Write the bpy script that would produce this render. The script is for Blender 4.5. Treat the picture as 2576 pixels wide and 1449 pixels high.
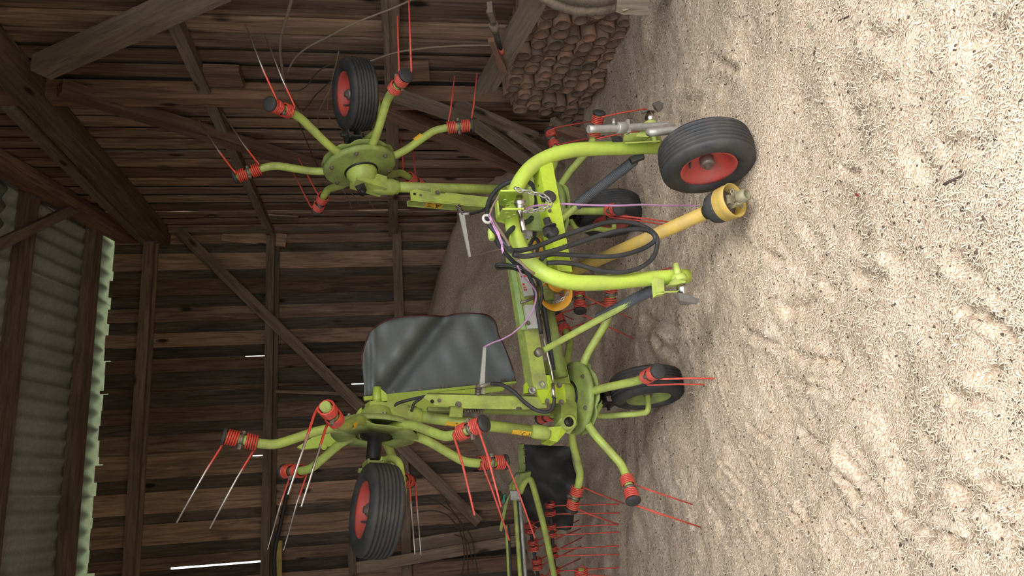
import bpy, bmesh, math, random
import numpy as np
from mathutils import Vector, Matrix
random.seed(7); rng = np.random.default_rng(7)
for o in list(bpy.data.objects): bpy.data.objects.remove(o, do_unlink=True)
S = bpy.context.scene; COL = S.collection
# ------------------------------------------------------------------ camera
W_, H_, F_ = 2576, 1449, 1900.0
TILT, ROLL, HC = math.radians(9.2), 0.024, 1.6
fw = Vector((0, math.cos(TILT), -math.sin(TILT)))
dn = Vector((0, -math.sin(TILT), -math.cos(TILT))); rt = Vector((1, 0, 0))
xl = dn*math.cos(ROLL) - rt*math.sin(ROLL)       # the phone was held on its side: picture right = world down
yl = dn*math.sin(ROLL) + rt*math.cos(ROLL)       # picture top = world right
CAM = Vector((0, 0, HC))
cd = bpy.data.cameras.new('camera'); cam = bpy.data.objects.new('camera', cd); COL.objects.link(cam)
cd.sensor_width = 36; cd.sensor_fit = 'HORIZONTAL'; cd.lens = F_/W_*36; cd.clip_end = 200; cd.clip_start = .05
mw = Matrix.Identity(4)
for i, v in enumerate((xl, yl, -fw)):
    for j in range(3): mw[j][i] = v[j]
mw.translation = CAM; cam.matrix_world = mw; S.camera = cam
# ------------------------------------------------------------------ sky, sun, exposure
wd = bpy.data.worlds.new('overcast_sky'); S.world = wd; wd.use_nodes = True
bg = wd.node_tree.nodes['Background']; bg.inputs[0].default_value = (.96, .985, 1.0, 1); bg.inputs[1].default_value = 1.6
sl = bpy.data.lights.new('hazy_sun', 'SUN'); sun = bpy.data.objects.new('hazy_sun', sl); COL.objects.link(sun)
sl.energy = 1.25; sl.angle = math.radians(24); sl.color = (1, .98, .955)
sun.rotation_euler = Vector((-.47, .66, -.74)).to_track_quat('-Z', 'Y').to_euler(); sun.location = (3, -3, 9)
S.view_settings.view_transform = 'Standard'; S.view_settings.look = 'None'
S.view_settings.gamma = 1; S.view_settings.use_curve_mapping = False; S.view_settings.exposure = 1.28
# ------------------------------------------------------------------ helpers: places
def ray(x, y): return fw + xl*((x - W_/2)/F_) + yl*((H_/2 - y)/F_)
def at(x, y, Z): return CAM + ray(x, y)*Z
def on(x, y, p, n):
    r = ray(x, y); return CAM + r*((Vector(p) - CAM).dot(n)/r.dot(n))
ZUP = Vector((0, 0, 1))
_th = math.radians(15.65)
B = Vector((math.cos(_th), math.sin(_th), 0)); R = Vector((math.sin(_th), -math.cos(_th), 0))
K = Vector((.79494, 9.46668, 0))                      # the barn corner; B runs along the back wall, R along the gable wall
def rw(s, z, off=0): return K + R*s + ZUP*z - B*off    # point on the gable wall
def bw(t, z, off=0): return K - B*t + ZUP*z + R*off    # point on the back wall
def RWp(x, y, off=0): return on(x, y, K - B*off, B)
def BWp(x, y, off=0): return on(x, y, K + R*off, R)
def floorp(x, y, z=0): return on(x, y, (0, 0, z), ZUP)
_a, _p = math.radians(25), math.radians(15)
MC = Vector((math.cos(_a), math.sin(_a), 0)); NH = Vector((math.sin(_a), -math.cos(_a), 0))
MN = NH*math.cos(_p) - ZUP*math.sin(_p); MU = ZUP*math.cos(_p) + NH*math.sin(_p)   # the tedder stands nose down
M0 = Vector((-.08, 4.54, .52))
def m(x, y, d): return on(x, y, M0 + MN*d, MN)
def mm(l): return [m(*q) for q in l]
# ------------------------------------------------------------------ helpers: objects
WM = {}
def link(name, me, mat, parent=None, M=None, label=None):
    o = bpy.data.objects.new(name, me); COL.objects.link(o)
    M = M or Matrix.Identity(4)
    if mat and me and not me.materials: me.materials.append(mat)
    if parent:
        o.parent = parent; o.matrix_basis = WM[parent.name].inverted() @ M
    else: o.matrix_basis = M
    WM[o.name] = M
    if label: o['label'] = label
    return o
def empty(name, loc, label=None, cat=None, group=None, kind=None):
    o = link(name, None, None, None, Matrix.Translation(loc)); o.empty_display_size = .1
    return tag(o, label, cat, group, kind)
def tag(o, label=None, cat=None, group=None, kind=None):
    for k, v in (('label', label), ('category', cat), ('group', group), ('kind', kind)):
        if v: o[k] = v
    return o
def mesh(v, f, smooth=False):
    me = bpy.data.meshes.new('m'); me.from_pydata([tuple(a) for a in v], [], f); me.update()
    if smooth: me.polygons.foreach_set('use_smooth', [True]*len(me.polygons))
    return me
class G:
    """collects geometry in world space; put() recentres it and links ONE object"""
    def __init__(s): s.v = []; s.f = []; s.s = []
    def add(s, v, f, smooth=False):
        n = len(s.v); s.v += [Vector(a) for a in v]; s.f += [tuple(i + n for i in q) for q in f]; s.s += [smooth]*len(f); return s
    def tube(s, pts, r, seg=10, caps=True, smooth=True):
        pts = [Vector(p) for p in pts]; n = len(pts); rr = r if isinstance(r, (list, tuple)) else [r]*n
        T = []
        for i in range(n):
            t = pts[min(i+1, n-1)] - pts[max(i-1, 0)]; T.append(t.normalized() if t.length > 1e-9 else Vector((0, 0, 1)))
        a = T[0].orthogonal().normalized(); V = []; Fc = []
        for i in range(n):
            a = (a - T[i]*a.dot(T[i])); a = a.normalized() if a.length > 1e-6 else T[i].orthogonal().normalized()
            b = T[i].cross(a)
            for k in range(seg):
                w = 2*math.pi*k/seg; V.append(pts[i] + (a*math.cos(w) + b*math.sin(w))*rr[i])
        for i in range(n-1):
            for k in range(seg):
                k2 = (k+1) % seg; Fc.append((i*seg+k, i*seg+k2, (i+1)*seg+k2, (i+1)*seg+k))
        s.add(V, Fc, smooth)
        if caps:
            m0 = len(s.v) - len(V)
            s.f.append(tuple(m0 + k for k in reversed(range(seg)))); s.f.append(tuple(m0 + (n-1)*seg + k for k in range(seg))); s.s += [False, False]
        return s
    def spl(s, pts, r, seg=8, sub=6, caps=True):
        return s.tube(spline(pts, sub), r, seg, caps)
    def box(s, p0, p1, w, h, up=None):
        """box from p0 to p1, w across, h along up"""
        p0, p1 = Vector(p0), Vector(p1); x = (p1-p0).normalized(); up = Vector(up or ZUP)
        y = up.cross(x); y = y.normalized() if y.length > 1e-6 else x.orthogonal().normalized(); z = x.cross(y)
        V = [p + y*(a*w/2) + z*(b*h/2) for p in (p0, p1) for a, b in ((-1,-1),(1,-1),(1,1),(-1,1))]
        return s.add(V, [(0,3,2,1),(4,5,6,7),(0,1,5,4),(1,2,6,5),(2,3,7,6),(3,0,4,7)])
    def prism(s, poly, d, smooth=False):
        """polygon (world points) thickened by vector d"""
        n = len(poly); V = [Vector(p) for p in poly] + [Vector(p)+d for p in poly]
        return s.add(V, [tuple(range(n-1, -1, -1)), tuple(range(n, 2*n))] + [(i, (i+1) % n, n+(i+1) % n, n+i) for i in range(n)], smooth)
    def lathe(s, o, ax, prof, seg=20, smooth=True):
        """prof = [(r, h)] about axis ax at o"""
        o = Vector(o); ax = Vector(ax).normalized(); a = ax.orthogonal().normalized(); b = ax.cross(a); V = []; Fc = []
        for r, h in prof:
            for k in range(seg):
                w = 2*math.pi*k/seg; V.append(o + ax*h + (a*math.cos(w) + b*math.sin(w))*r)
        for i in range(len(prof)-1):
            for k in range(seg):
                k2 = (k+1) % seg; Fc.append((i*seg+k, i*seg+k2, (i+1)*seg+k2, (i+1)*seg+k))
        s.add(V, Fc, smooth); m0 = len(s.v) - len(V)
        if prof[0][0] > 1e-5: s.f.append(tuple(m0 + k for k in reversed(range(seg)))); s.s.append(False)
        if prof[-1][0] > 1e-5: s.f.append(tuple(m0 + (len(prof)-1)*seg + k for k in range(seg))); s.s.append(False)
        return s
    def ball(s, o, r, seg=16):
        return s.lathe(o, (0, 0, 1), [(max(1e-6, r*math.sin(math.pi*i/8)), -r*math.cos(math.pi*i/8)) for i in range(9)], seg)
    def hexb(s, o, ax, r, h):
        s.lathe(o, ax, [(r*1.35, 0), (r*1.35, h*.25)], 12, False)
        return s.lathe(Vector(o) + Vector(ax).normalized()*h*.25, ax, [(r, 0), (r, h*.75)], 6, False)
    def me(s, M=None):
        inv = M.inverted() if M else None
        me = bpy.data.meshes.new('m'); me.from_pydata([tuple(inv @ v) if inv else tuple(v) for v in s.v], [], s.f); me.update()
        me.polygons.foreach_set('use_smooth', s.s); return me
    def put(s, name, mat, parent=None, label=None, M=None):
        if M is None:
            c = Vector((0, 0, 0))
            for v in s.v: c += v
            M = Matrix.Translation(c/len(s.v))
        return link(name, s.me(M), mat, parent, M, label)
def spline(pts, sub=6):
    P = [Vector(p) for p in pts]
    if len(P) < 3: return P
    E = [P[0]*2-P[1]] + P + [P[-1]*2-P[-2]]; out = []
    for i in range(1, len(E)-2):
        a, b, c, d = E[i-1:i+3]
        for k in range(sub):
            t = k/sub; out.append(.5*((2*b) + (c-a)*t + (2*a-5*b+4*c-d)*t*t + (3*b-a-3*c+d)*t**3))
    out.append(P[-1]); return out
def frame(o, x, z):
    """matrix with origin o, local X along x, local Z close to z"""
    x = Vector(x).normalized(); z = Vector(z); y = z.cross(x)
    y = y.normalized() if y.length > 1e-6 else x.orthogonal().normalized(); z = x.cross(y)
    M = Matrix.Identity(4)
    for i, v in enumerate((x, y, z)):
        for j in range(3): M[j][i] = v[j]
    M.translation = Vector(o); return M
def timber(name, p0, p1, w, h, up, mat, parent=None, jit=.004, seg=3, label=None, point=0, bow=0):
    """sawn timber with slightly uneven faces; local X is the grain"""
    p0, p1 = Vector(p0), Vector(p1); L = (p1-p0).length; V = []; Fc = []
    for i in range(seg+1):
        x = L*i/seg; b = bow*math.sin(math.pi*i/seg); k = 1
        for a, c in ((-1,-1),(1,-1),(1,1),(-1,1)):
            xx = x
            if point and i == seg: xx = x - (point if a < 0 else 0)
            V.append((xx, a*w/2*k + random.uniform(-jit, jit) + b, c*h/2 + random.uniform(-jit, jit)*.6))
    Fc = [(0,3,2,1), tuple(seg*4+i for i in range(4))]
    for i in range(seg):
        for k in range(4): Fc.append((i*4+k, i*4+(k+1) % 4, i*4+4+(k+1) % 4, i*4+4+k))
    return link(name, mesh(V, Fc), mat, parent, frame(p0, p1-p0, up), label)
# ------------------------------------------------------------------ materials
def mat(name, col, rough=.6, metal=0, spec=.4):
    M = bpy.data.materials.new(name); M.use_nodes = True; b = M.node_tree.nodes['Principled BSDF']
    b.inputs['Base Color'].default_value = (*col, 1); b.inputs['Roughness'].default_value = rough
    b.inputs['Metallic'].default_value = metal; b.inputs['Specular IOR Level'].default_value = spec
    return M
class N:
    def __init__(s, M): s.t = M.node_tree; s.b = s.t.nodes['Principled BSDF']
    def n(s, ty, **k):
        q = s.t.nodes.new(ty)
        for a, v in k.items():
            if a.startswith('i_'):
                key = a[2:]; key = int(key) if key.isdigit() else key.replace('_', ' ')
                if hasattr(v, 'links') or isinstance(v, bpy.types.NodeSocket): s.t.links.new(v, q.inputs[key])
                else: q.inputs[key].default_value = v
            else: setattr(q, a, v)
        return q
    def l(s, a, b): s.t.links.new(a, b)
    def ramp(s, fac, stops):
        q = s.t.nodes.new('ShaderNodeValToRGB'); s.l(fac, q.inputs[0]); e = q.color_ramp.elements
        while len(e) < len(stops): e.new(.5)
        for i, (p, c) in enumerate(stops):
            e[i].position = p; e[i].color = (*c, 1) if len(c) == 3 else c
        return q.outputs[0]
    def mix(s, fac, a, b, blend='MIX'):
        q = s.t.nodes.new('ShaderNodeMix'); q.data_type = 'RGBA'; q.blend_type = blend
        for sock, v in ((q.inputs[0], fac), (q.inputs[6], a), (q.inputs[7], b)):
            if isinstance(v, bpy.types.NodeSocket): s.l(v, sock)
            else: sock.default_value = (*v, 1) if isinstance(v, tuple) and len(v) == 3 else v
        return q.outputs[2]
    def noise(s, vec, scale, detail=4, rough=.6, dist=0):
        return s.n('ShaderNodeTexNoise', i_Vector=vec, i_Scale=scale, i_Detail=detail, i_Roughness=rough, i_Distortion=dist).outputs[0]
    def bump(s, h, st=.3, dist=.01):
        q = s.n('ShaderNodeBump', i_Height=h, i_Strength=st, i_Distance=dist); s.l(q.outputs[0], s.b.inputs['Normal']); return q
def wood(name, dark, mid, light, var=.5, rough=.85):
    """sawn weathered timber: grain along local X, knots, per-board tone"""
    M = mat(name, mid, rough, 0, .2); k = N(M); tc = k.n('ShaderNodeTexCoord').outputs['Object']; oi = k.n('ShaderNodeObjectInfo').outputs['Random']
    off = k.n('ShaderNodeCombineXYZ', i_X=k.n('ShaderNodeMath', operation='MULTIPLY', i_0=oi, i_1=37.).outputs[0], i_Y=k.n('ShaderNodeMath', operation='MULTIPLY', i_0=oi, i_1=11.).outputs[0]).outputs[0]
    p = k.n('ShaderNodeVectorMath', operation='ADD', i_0=tc, i_1=off).outputs[0]
    st = k.n('ShaderNodeMapping', i_Vector=p, i_Scale=(1.0, 14, 14)).outputs[0]
    g = k.noise(st, 2.2, 6, .62, .8); big = k.noise(k.n('ShaderNodeMapping', i_Vector=p, i_Scale=(.7, 2.2, 2.2)).outputs[0], 1.6, 4, .6)
    c = k.ramp(g, [(.30, dark), (.5, mid), (.72, light)])
    c = k.mix(k.ramp(big, [(.42, (0, 0, 0)), (.62, (1, 1, 1))]), c, k.mix(.45, c, dark))
    kn = k.n('ShaderNodeTexVoronoi', i_Vector=k.n('ShaderNodeMapping', i_Vector=p, i_Scale=(1.6, 4.5, 4.5)).outputs[0], i_Scale=1.0).outputs['Distance']
    c = k.mix(k.ramp(kn, [(.07, (1, 1, 1)), (.15, (0, 0, 0))]), c, tuple(a*.35 for a in dark))
    v = k.ramp(oi, [(0, (1-var,)*3), (.35, (1-var*.3,)*3), (.7, (1, .97, .92)), (1, (1+var*.5, 1+var*.42, 1+var*.32))])
    c = k.mix(1.0, c, v, 'MULTIPLY'); k.l(c, k.b.inputs['Base Color']); k.bump(g, .5, .006); return M
wood_wall = wood('weathered_board', (.11, .07, .053), (.31, .195, .138), (.45, .295, .205), .6)
wood_dark = wood('blackened_shaded_board', (.045, .036, .031), (.105, .082, .068), (.17, .135, .11), .4)  # aged grey-black boards on the back wall; painted shade on the gable wall
wood_beam = wood('old_timber', (.10, .073, .055), (.21, .15, .11), (.29, .215, .16), .4)
wood_grey = wood('grey_timber', (.125, .095, .07), (.225, .175, .128), (.30, .24, .18), .35)
wood_red = wood('reddish_beam', (.095, .056, .04), (.23, .128, .088), (.32, .185, .12), .35)
def paint(name, col, dirt, amt=.5, rough=.38, scale=9, chip=False):
    M = mat(name, col, rough, 0, .5); k = N(M); tc = k.n('ShaderNodeTexCoord').outputs['Object']; oi = k.n('ShaderNodeObjectInfo').outputs['Random']
    p = k.n('ShaderNodeVectorMath', operation='ADD', i_0=tc, i_1=k.n('ShaderNodeCombineXYZ', i_X=k.n('ShaderNodeMath', operation='MULTIPLY', i_0=oi, i_1=50.).outputs[0]).outputs[0]).outputs[0]
    a = k.noise(p, scale, 6, .65); sp = k.noise(p, 190, 3, .6)
    c = k.mix(k.ramp(a, [(.40, (0, 0, 0)), (.72, (amt,)*3)]), col, dirt)
    c = k.mix(k.ramp(sp, [(.60, (0, 0, 0)), (.72, (amt*.9,)*3)]), c, tuple(d*.6 for d in dirt))
    if chip: c = k.mix(k.ramp(k.noise(p, 14, 3, .5), [(.66, (0, 0, 0)), (.69, (1, 1, 1))]), c, (.05, .035, .03))
    k.l(c, k.b.inputs['Base Color']); k.l(k.ramp(a, [(.3, (rough,)*3), (.75, (min(.75, rough+.3),)*3)]), k.b.inputs['Roughness']); k.bump(sp, .04, .002); return M
GREEN = paint('lime_green_paint', (.40, .50, .10), (.19, .18, .085), .75)
GREENB = paint('bright_lime_paint', (.44, .575, .08), (.25, .27, .09), .4, .28, 6)
GREEND = paint('dusty_lime_paint', (.27, .345, .085), (.13, .125, .06), .75, .5)
GREENP = paint('pale_green_paint', (.32, .46, .17), (.18, .22, .10), .5)
CHIP = paint('chipped_lime_paint', (.43, .58, .035), (.22, .22, .06), .5, .32, 9, True)
RED = paint('red_spring_paint', (.62, .085, .06), (.12, .03, .025), .45, .35, 30)
RIMRED = paint('red_rim_paint', (.50, .06, .045), (.25, .09, .075), .8, .45, 12)
STEEL = mat('bare_steel', (.62, .60, .57), .28, 1); ZINC = paint('zinc_plated_steel', (.42, .41, .38), (.24, .22, .19), .6, .4, 20); ZINC.node_tree.nodes['Principled BSDF'].inputs['Metallic'].default_value = .6
BOLT = mat('dull_bolt', (.22, .19, .16), .5, .6)
CHROME = mat('polished_ball', (.55, .54, .53), .22, 1)
BLACK = paint('black_rubber_cap', (.022, .022, .023), (.08, .075, .07), .5, .6, 14)
HOSE = paint('hose_rubber', (.020, .021, .023), (.06, .06, .062), .5, .5, 12)
GREASE = mat('black_grease', (.012, .011, .010), .45)
RUBBER = paint('tyre_rubber', (.020, .021, .024), (.13, .11, .09), .35, .62, 7)
YELLOW = paint('yellow_guard_plastic', (.47, .31, .055), (.26, .21, .12), .65, .5, 8)
ORANGE = paint('orange_guard_plastic', (.62, .30, .02), (.30, .20, .06), .4, .45, 8)
STICK = paint('warning_sticker', (.72, .42, .02), (.45, .30, .08), .35, .45, 20)
PRINT = mat('black_print', (.015, .012, .01), .6)
PINK = mat('pink_twine', (.50, .27, .47), .8); PINK2 = mat('worn_twine', (.30, .18, .24), .85)
TWINE = mat('brown_twine', (.22, .16, .115), .9); WIRE = mat('rusty_wire', (.055, .042, .034), .8)
WHITE = paint('grey_white_paint', (.50, .49, .45), (.26, .25, .22), .5, .5, 10); REDPRINT = mat('red_print', (.55, .03, .02), .5)
TARP = paint('grey_pvc_sheet', (.135, .15, .155), (.12, .115, .10), .7, .42, 4)
TARPB = paint('dark_pvc_sheet', (.030, .031, .030), (.07, .062, .052), .5, .6, 5); HEM = mat('dark_red_hem', (.07, .018, .02), .7)
CLAY = bpy.data.materials.new('fired_clay')
def clay():
    global CLAY
    CLAY = mat('fired_clay', (.2, .11, .07), .9, 0, .15); k = N(CLAY); tc = k.n('ShaderNodeTexCoord').outputs['Object']; oi = k.n('ShaderNodeObjectInfo').outputs['Random']
    p = k.n('ShaderNodeVectorMath', operation='ADD', i_0=tc, i_1=k.n('ShaderNodeCombineXYZ', i_X=k.n('ShaderNodeMath', operation='MULTIPLY', i_0=oi, i_1=50.).outputs[0]).outputs[0]).outputs[0]
    a = k.noise(p, 7, 5, .65)
    c = k.ramp(a, [(.3, (.125, .095, .072)), (.5, (.23, .16, .115)), (.7, (.33, .185, .115))])
    c = k.mix(1., c, k.ramp(oi, [(0, (.7, .72, .75)), (1, (1.15, 1.0, .95))]), 'MULTIPLY')
    k.l(c, k.b.inputs['Base Color']); k.bump(a, .3, .004)
clay()
def tine_mat():
    """red paint worn to bright steel towards the tip (local Z runs down the tine)"""
    M = mat('worn_red_tine', (.6, .05, .03), .35, 0, .5); k = N(M); tc = k.n('ShaderNodeTexCoord').outputs['Object']
    z = k.n('ShaderNodeSeparateXYZ', i_0=tc).outputs[2]; nz = k.noise(tc, 25, 3)
    f = k.n('ShaderNodeMath', operation='ADD', i_0=z, i_1=k.n('ShaderNodeMath', operation='MULTIPLY', i_0=nz, i_1=.22).outputs[0]).outputs[0]
    m_ = k.ramp(f, [(.34, (0, 0, 0)), (.40, (1, 1, 1))])
    k.l(k.mix(m_, k.mix(k.ramp(nz, [(.5, (0, 0, 0)), (.7, (.6,)*3)]), (.6, .06, .04), (.14, .04, .03)), (.55, .53, .50)), k.b.inputs['Base Color']); k.l(m_, k.b.inputs['Metallic']); return M
TINEW = tine_mat()
def sheet_mat():
    M = mat('fibre_cement_sheet', (.16, .165, .15), .9, 0, .2); k = N(M); tc = k.n('ShaderNodeTexCoord').outputs['Object']
    a = k.noise(tc, 2.2, 6, .65); b_ = k.noise(k.n('ShaderNodeMapping', i_Vector=tc, i_Scale=(1, 4, 1)).outputs[0], 30, 4, .7)
    c = k.ramp(a, [(.3, (.26, .27, .245)), (.6, (.38, .39, .355)), (.8, (.46, .47, .42))])
    c = k.mix(k.ramp(b_, [(.35, (.5,)*3), (.6, (0, 0, 0))]), c, (.19, .19, .16)); k.l(c, k.b.inputs['Base Color']); k.bump(b_, .3, .004); return M
SHEET = sheet_mat()
def sawdust_mat():
    M = mat('sawdust_and_shavings', (.5, .4, .3), .95, 0, .1); k = N(M); tc = k.n('ShaderNodeTexCoord').outputs['Object']
    w = k.noise(tc, 60, 3, .6); wv = k.n('ShaderNodeVectorMath', operation='ADD', i_0=tc, i_1=k.n('ShaderNodeVectorMath', operation='SCALE', i_0=k.n('ShaderNodeTexNoise', i_Vector=tc, i_Scale=55., i_Detail=2.).outputs['Color'], i_Scale=.02).outputs[0]).outputs[0]
    f1 = k.n('ShaderNodeTexVoronoi', i_Vector=k.n('ShaderNodeMapping', i_Vector=wv, i_Rotation=(0, 0, .6), i_Scale=(1, 2.6, 1)).outputs[0], i_Scale=105., feature='F1')
    f2 = k.n('ShaderNodeTexVoronoi', i_Vector=k.n('ShaderNodeMapping', i_Vector=wv, i_Rotation=(0, 0, -.7), i_Scale=(1, 2.4, 1)).outputs[0], i_Scale=72., feature='F1')
    h = k.n('ShaderNodeMath', operation='MULTIPLY', i_0=f1.outputs['Distance'], i_1=f2.outputs['Distance']).outputs[0]
    v1 = k.n('ShaderNodeSeparateColor', i_0=f1.outputs['Color']).outputs[0]
    c = k.ramp(v1, [(0, (.41, .29, .195)), (.25, (.57, .445, .33)), (.7, (.66, .54, .42)), (1, (.77, .675, .565))])
    c = k.mix(k.ramp(h, [(.16, (0, 0, 0)), (.52, (.6,)*3)]), c, (.25, .175, .12))
    big = k.noise(tc, 1.7, 5, .6); c = k.mix(k.ramp(big, [(.35, (.35,)*3), (.6, (0, 0, 0))]), c, (.40, .31, .225))
    pale = k.noise(tc, 3.1, 4, .55); c = k.mix(k.ramp(pale, [(.56, (0, 0, 0)), (.75, (.5,)*3)]), c, (.64, .57, .48))
    chip = k.n('ShaderNodeTexVoronoi', i_Vector=wv, i_Scale=60.)
    cs = k.n('ShaderNodeSeparateColor', i_0=chip.outputs['Color']).outputs[1]
    cm = k.n('ShaderNodeMath', operation='MULTIPLY', i_0=k.ramp(chip.outputs['Distance'], [(.13, (1, 1, 1)), (.19, (0, 0, 0))]), i_1=k.ramp(cs, [(.955, (0, 0, 0)), (.96, (1, 1, 1))])).outputs[0]
    c = k.mix(cm, c, (.15, .11, .09)); k.l(c, k.b.inputs['Base Color'])
    hh = k.n('ShaderNodeMath', operation='ADD', i_0=k.n('ShaderNodeMath', operation='MULTIPLY', i_0=h, i_1=-1.).outputs[0], i_1=w).outputs[0]
    k.bump(hh, .8, .006); return M
SAWDUST = sawdust_mat()
SHAVE = mat('pale_shaving', (.66, .57, .45), .9, 0, .1); BARK = mat('dark_bark_chip', (.10, .07, .058), .9, 0, .1)
GRASS = mat('meadow_grass', (.36, .41, .25), .9, 0, .1)
SHEATH = paint('grey_rubber_sheath', (.075, .08, .09), (.12, .12, .12), .5, .5, 12)
DARKST = paint('dark_worn_steel', (.07, .06, .05), (.13, .11, .09), .5, .5, 12)
# ================================================================== the setting
def vnoise(x, y, sc, seed):
    g = np.random.default_rng(seed).random((257, 257)); x = x*sc + 500.3; y = y*sc + 500.7
    i = np.floor(x).astype(int); j = np.floor(y).astype(int); u = x-i; v = y-j; u = u*u*(3-2*u); v = v*v*(3-2*v)
    a = g[i % 257, j % 257]; b = g[(i+1) % 257, j % 257]; c = g[i % 257, (j+1) % 257]; d = g[(i+1) % 257, (j+1) % 257]
    return (a*(1-u)+b*u)*(1-v) + (c*(1-u)+d*u)*v - .5
# furrows, scrapes and footprints in the litter: (picture points on the floor, depth, width)
FUR = [([(2000,1085),(2110,1180),(2150,1262)],.022,.020), ([(1850,1118),(1905,1190)],.015,.013), ([(1880,1070),(1930,1110)],.014,.013), ([(2110,1120),(2160,1200),(2215,1245)],.020,.016),
 ([(2000,1262),(2060,1370)],.018,.014), ([(2140,1310),(2190,1390)],.020,.014), ([(2110,1315),(2170,1375)],.018,.014), ([(1990,1300),(2070,1400)],.014,.012), ([(1905,1185),(2040,1360)],.012,.014),
 ([(1810,1160),(1860,1230)],.014,.012), ([(1835,1040),(1800,930)],.012,.014), ([(2255,1298),(2330,1340),(2410,1370)],.026,.022), ([(2385,1355),(2420,1372)],.022,.012), ([(2410,1235),(2470,1250)],.034,.030), ([(2500,1230),(2570,1262)],.034,.030),
 ([(2490,1290),(2550,1350)],.022,.020), ([(2400,785),(2450,790),(2520,850)],.026,.018), ([(1980,955),(2080,990)],.014,.014), ([(1985,890),(2050,910),(2100,915)],.020,.018), ([(1975,780),(2030,770)],.024,.030), ([(1870,830),(1950,870)],.016,.020),
 ([(2450,945),(2490,935)],.024,.016), ([(2400,1000),(2460,1010)],.018,.020), ([(2150,700),(2210,705)],.022,.030), ([(2065,715),(2090,740)],.018,.020), ([(2390,660),(2440,690)],.018,.025), ([(2230,650),(2260,640)],.016,.020),
 ([(2240,210),(2270,200)],.014,.022), ([(2210,90),(2270,100)],.018,.03), ([(2430,110),(2500,80)],.018,.03), ([(2380,370),(2480,360)],.014,.03), ([(2140,290),(2180,280)],.014,.02), ([(2110,430),(2160,440)],.020,.016), ([(1920,640),(1960,660)],.02,.02),
 ([(1700,880),(1790,860)],.020,.030), ([(1620,800),(1700,830)],.018,.030), ([(1650,860),(1690,900)],.03,.035), ([(1900,1330),(1960,1380)],.012,.02), ([(1790,1200),(1880,1330)],.012,.014), ([(1760,1250),(1840,1390)],.010,.014), ([(1700,1210),(1740,1330)],.014,.02),
 ([(2320,1100),(2370,1140)],.016,.025), ([(2250,1180),(2300,1190)],.014,.022), ([(2440,1310),(2420,1380)],.018,.02), ([(1800,150),(1850,180)],.018,.025), ([(1700,260),(1760,250)],.012,.03), ([(2010,560),(2050,640)],.010,.03), ([(2300,380),(2340,430)],.012,.03)]
_fs = []
for pts, dep, wd_ in FUR:
    w = [floorp(*q) for q in pts]
    for a, b in zip(w[:-1], w[1:]): _fs.append((a.x, a.y, b.x, b.y, dep, wd_))
TK = [-.6, 0, .6, 1.2, 2.0, 2.6, 3.1, 3.55, 4.3, 9]; ZK = [.62, .80, .98, 1.12, 1.04, .78, .50, .24, .06, 0]
def ground(x, y, fine=True):
    x = np.asarray(x, float); y = np.asarray(y, float); dx = x - K.x; dy = y - K.y
    t = -(dx*B.x + dy*B.y); q = dx*R.x + dy*R.y
    f = np.clip(1 - (q - .15)/3.1, 0, 1); f = f*f*(3-2*f)
    h = np.interp(t, TK, ZK)*f*(1 + .35*vnoise(x, y, 1.1, 5))
    g = np.clip(1 - t/.8, 0, 1); g2 = np.clip(1 - (q-.5)/2.6, 0, 1); h = np.maximum(h, .55*g*g*g2)      # drift along the gable wall
    h = h + .05*vnoise(x, y, 1.6, 1) + .045*vnoise(x, y, 3.7, 2) + .022*vnoise(x, y, 8, 3) + .009*vnoise(x, y, 19, 4) + .006*vnoise(x, y, 41, 6)
    # dimples trodden into the near litter
    d = np.clip(vnoise(x, y, 5.1, 8)*2 - .35, 0, 1); h = h - .04*d
    if fine:
        ca, sa = math.cos(.55), math.sin(.55); u = x*ca + y*sa; v = -x*sa + y*ca
        near = np.clip((5.2 - y)/2, 0, 1)
        left = np.clip((-.05 - x)/.5, 0, 1)*near
        h = h + left*.022*np.abs(vnoise(u*.35, v*1.9, 4.2, 9))*2*np.clip(vnoise(x, y, 1.3, 10)+.6, 0, 1)
        for ax, ay, bx, by, dep, wd_ in _fs:
            ex, ey = bx-ax, by-ay; L2 = ex*ex+ey*ey + 1e-9; tt = np.clip(((x-ax)*ex + (y-ay)*ey)/L2, 0, 1)
            dist = np.hypot(x-ax-tt*ex, y-ay-tt*ey) + vnoise(x, y, 22, 11)*wd_*.6
            h = h - 1.05*dep*np.exp(-(dist/wd_)**2) + .4*dep*np.exp(-((dist-1.9*wd_)/wd_)**2)
    for cx, cy, r, zb in ((.56, 3.18, .2, .004), (-.60, 4.13, .17, -.06), (.46, 4.78, .17, -.03)):      # the wheels stand in hollows
        w = np.exp(-((x-cx)**2+(y-cy)**2)/(2*r*r)); h = h*(1-w) + zb*w
    return h
ts = np.concatenate([np.arange(0, 1.2, .05), np.arange(1.2, 5.0, .0125), np.arange(5.0, 8.06, .08)])
qs = np.concatenate([np.arange(0, 3.4, .035), np.arange(3.4, 7.5, .0125), np.arange(7.5, 9.6, .08)])
TT, QQ = np.meshgrid(ts, qs, indexing='ij'); XX = K.x - B.x*TT + R.x*QQ; YY = K.y - B.y*TT + R.y*QQ; HH = ground(XX, YY)
nt, nq = TT.shape; vv = np.stack([XX, YY, HH], -1).reshape(-1, 3); ii = np.arange(nt*nq).reshape(nt, nq)
ff = np.stack([ii[:-1, :-1], ii[:-1, 1:], ii[1:, 1:], ii[1:, :-1]], -1).reshape(-1, 4)
fm = bpy.data.meshes.new('floor'); fm.vertices.add(len(vv)); fm.vertices.foreach_set('co', vv.ravel()); fm.loops.add(ff.size); fm.loops.foreach_set('vertex_index', ff.ravel().astype(np.int32))
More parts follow.
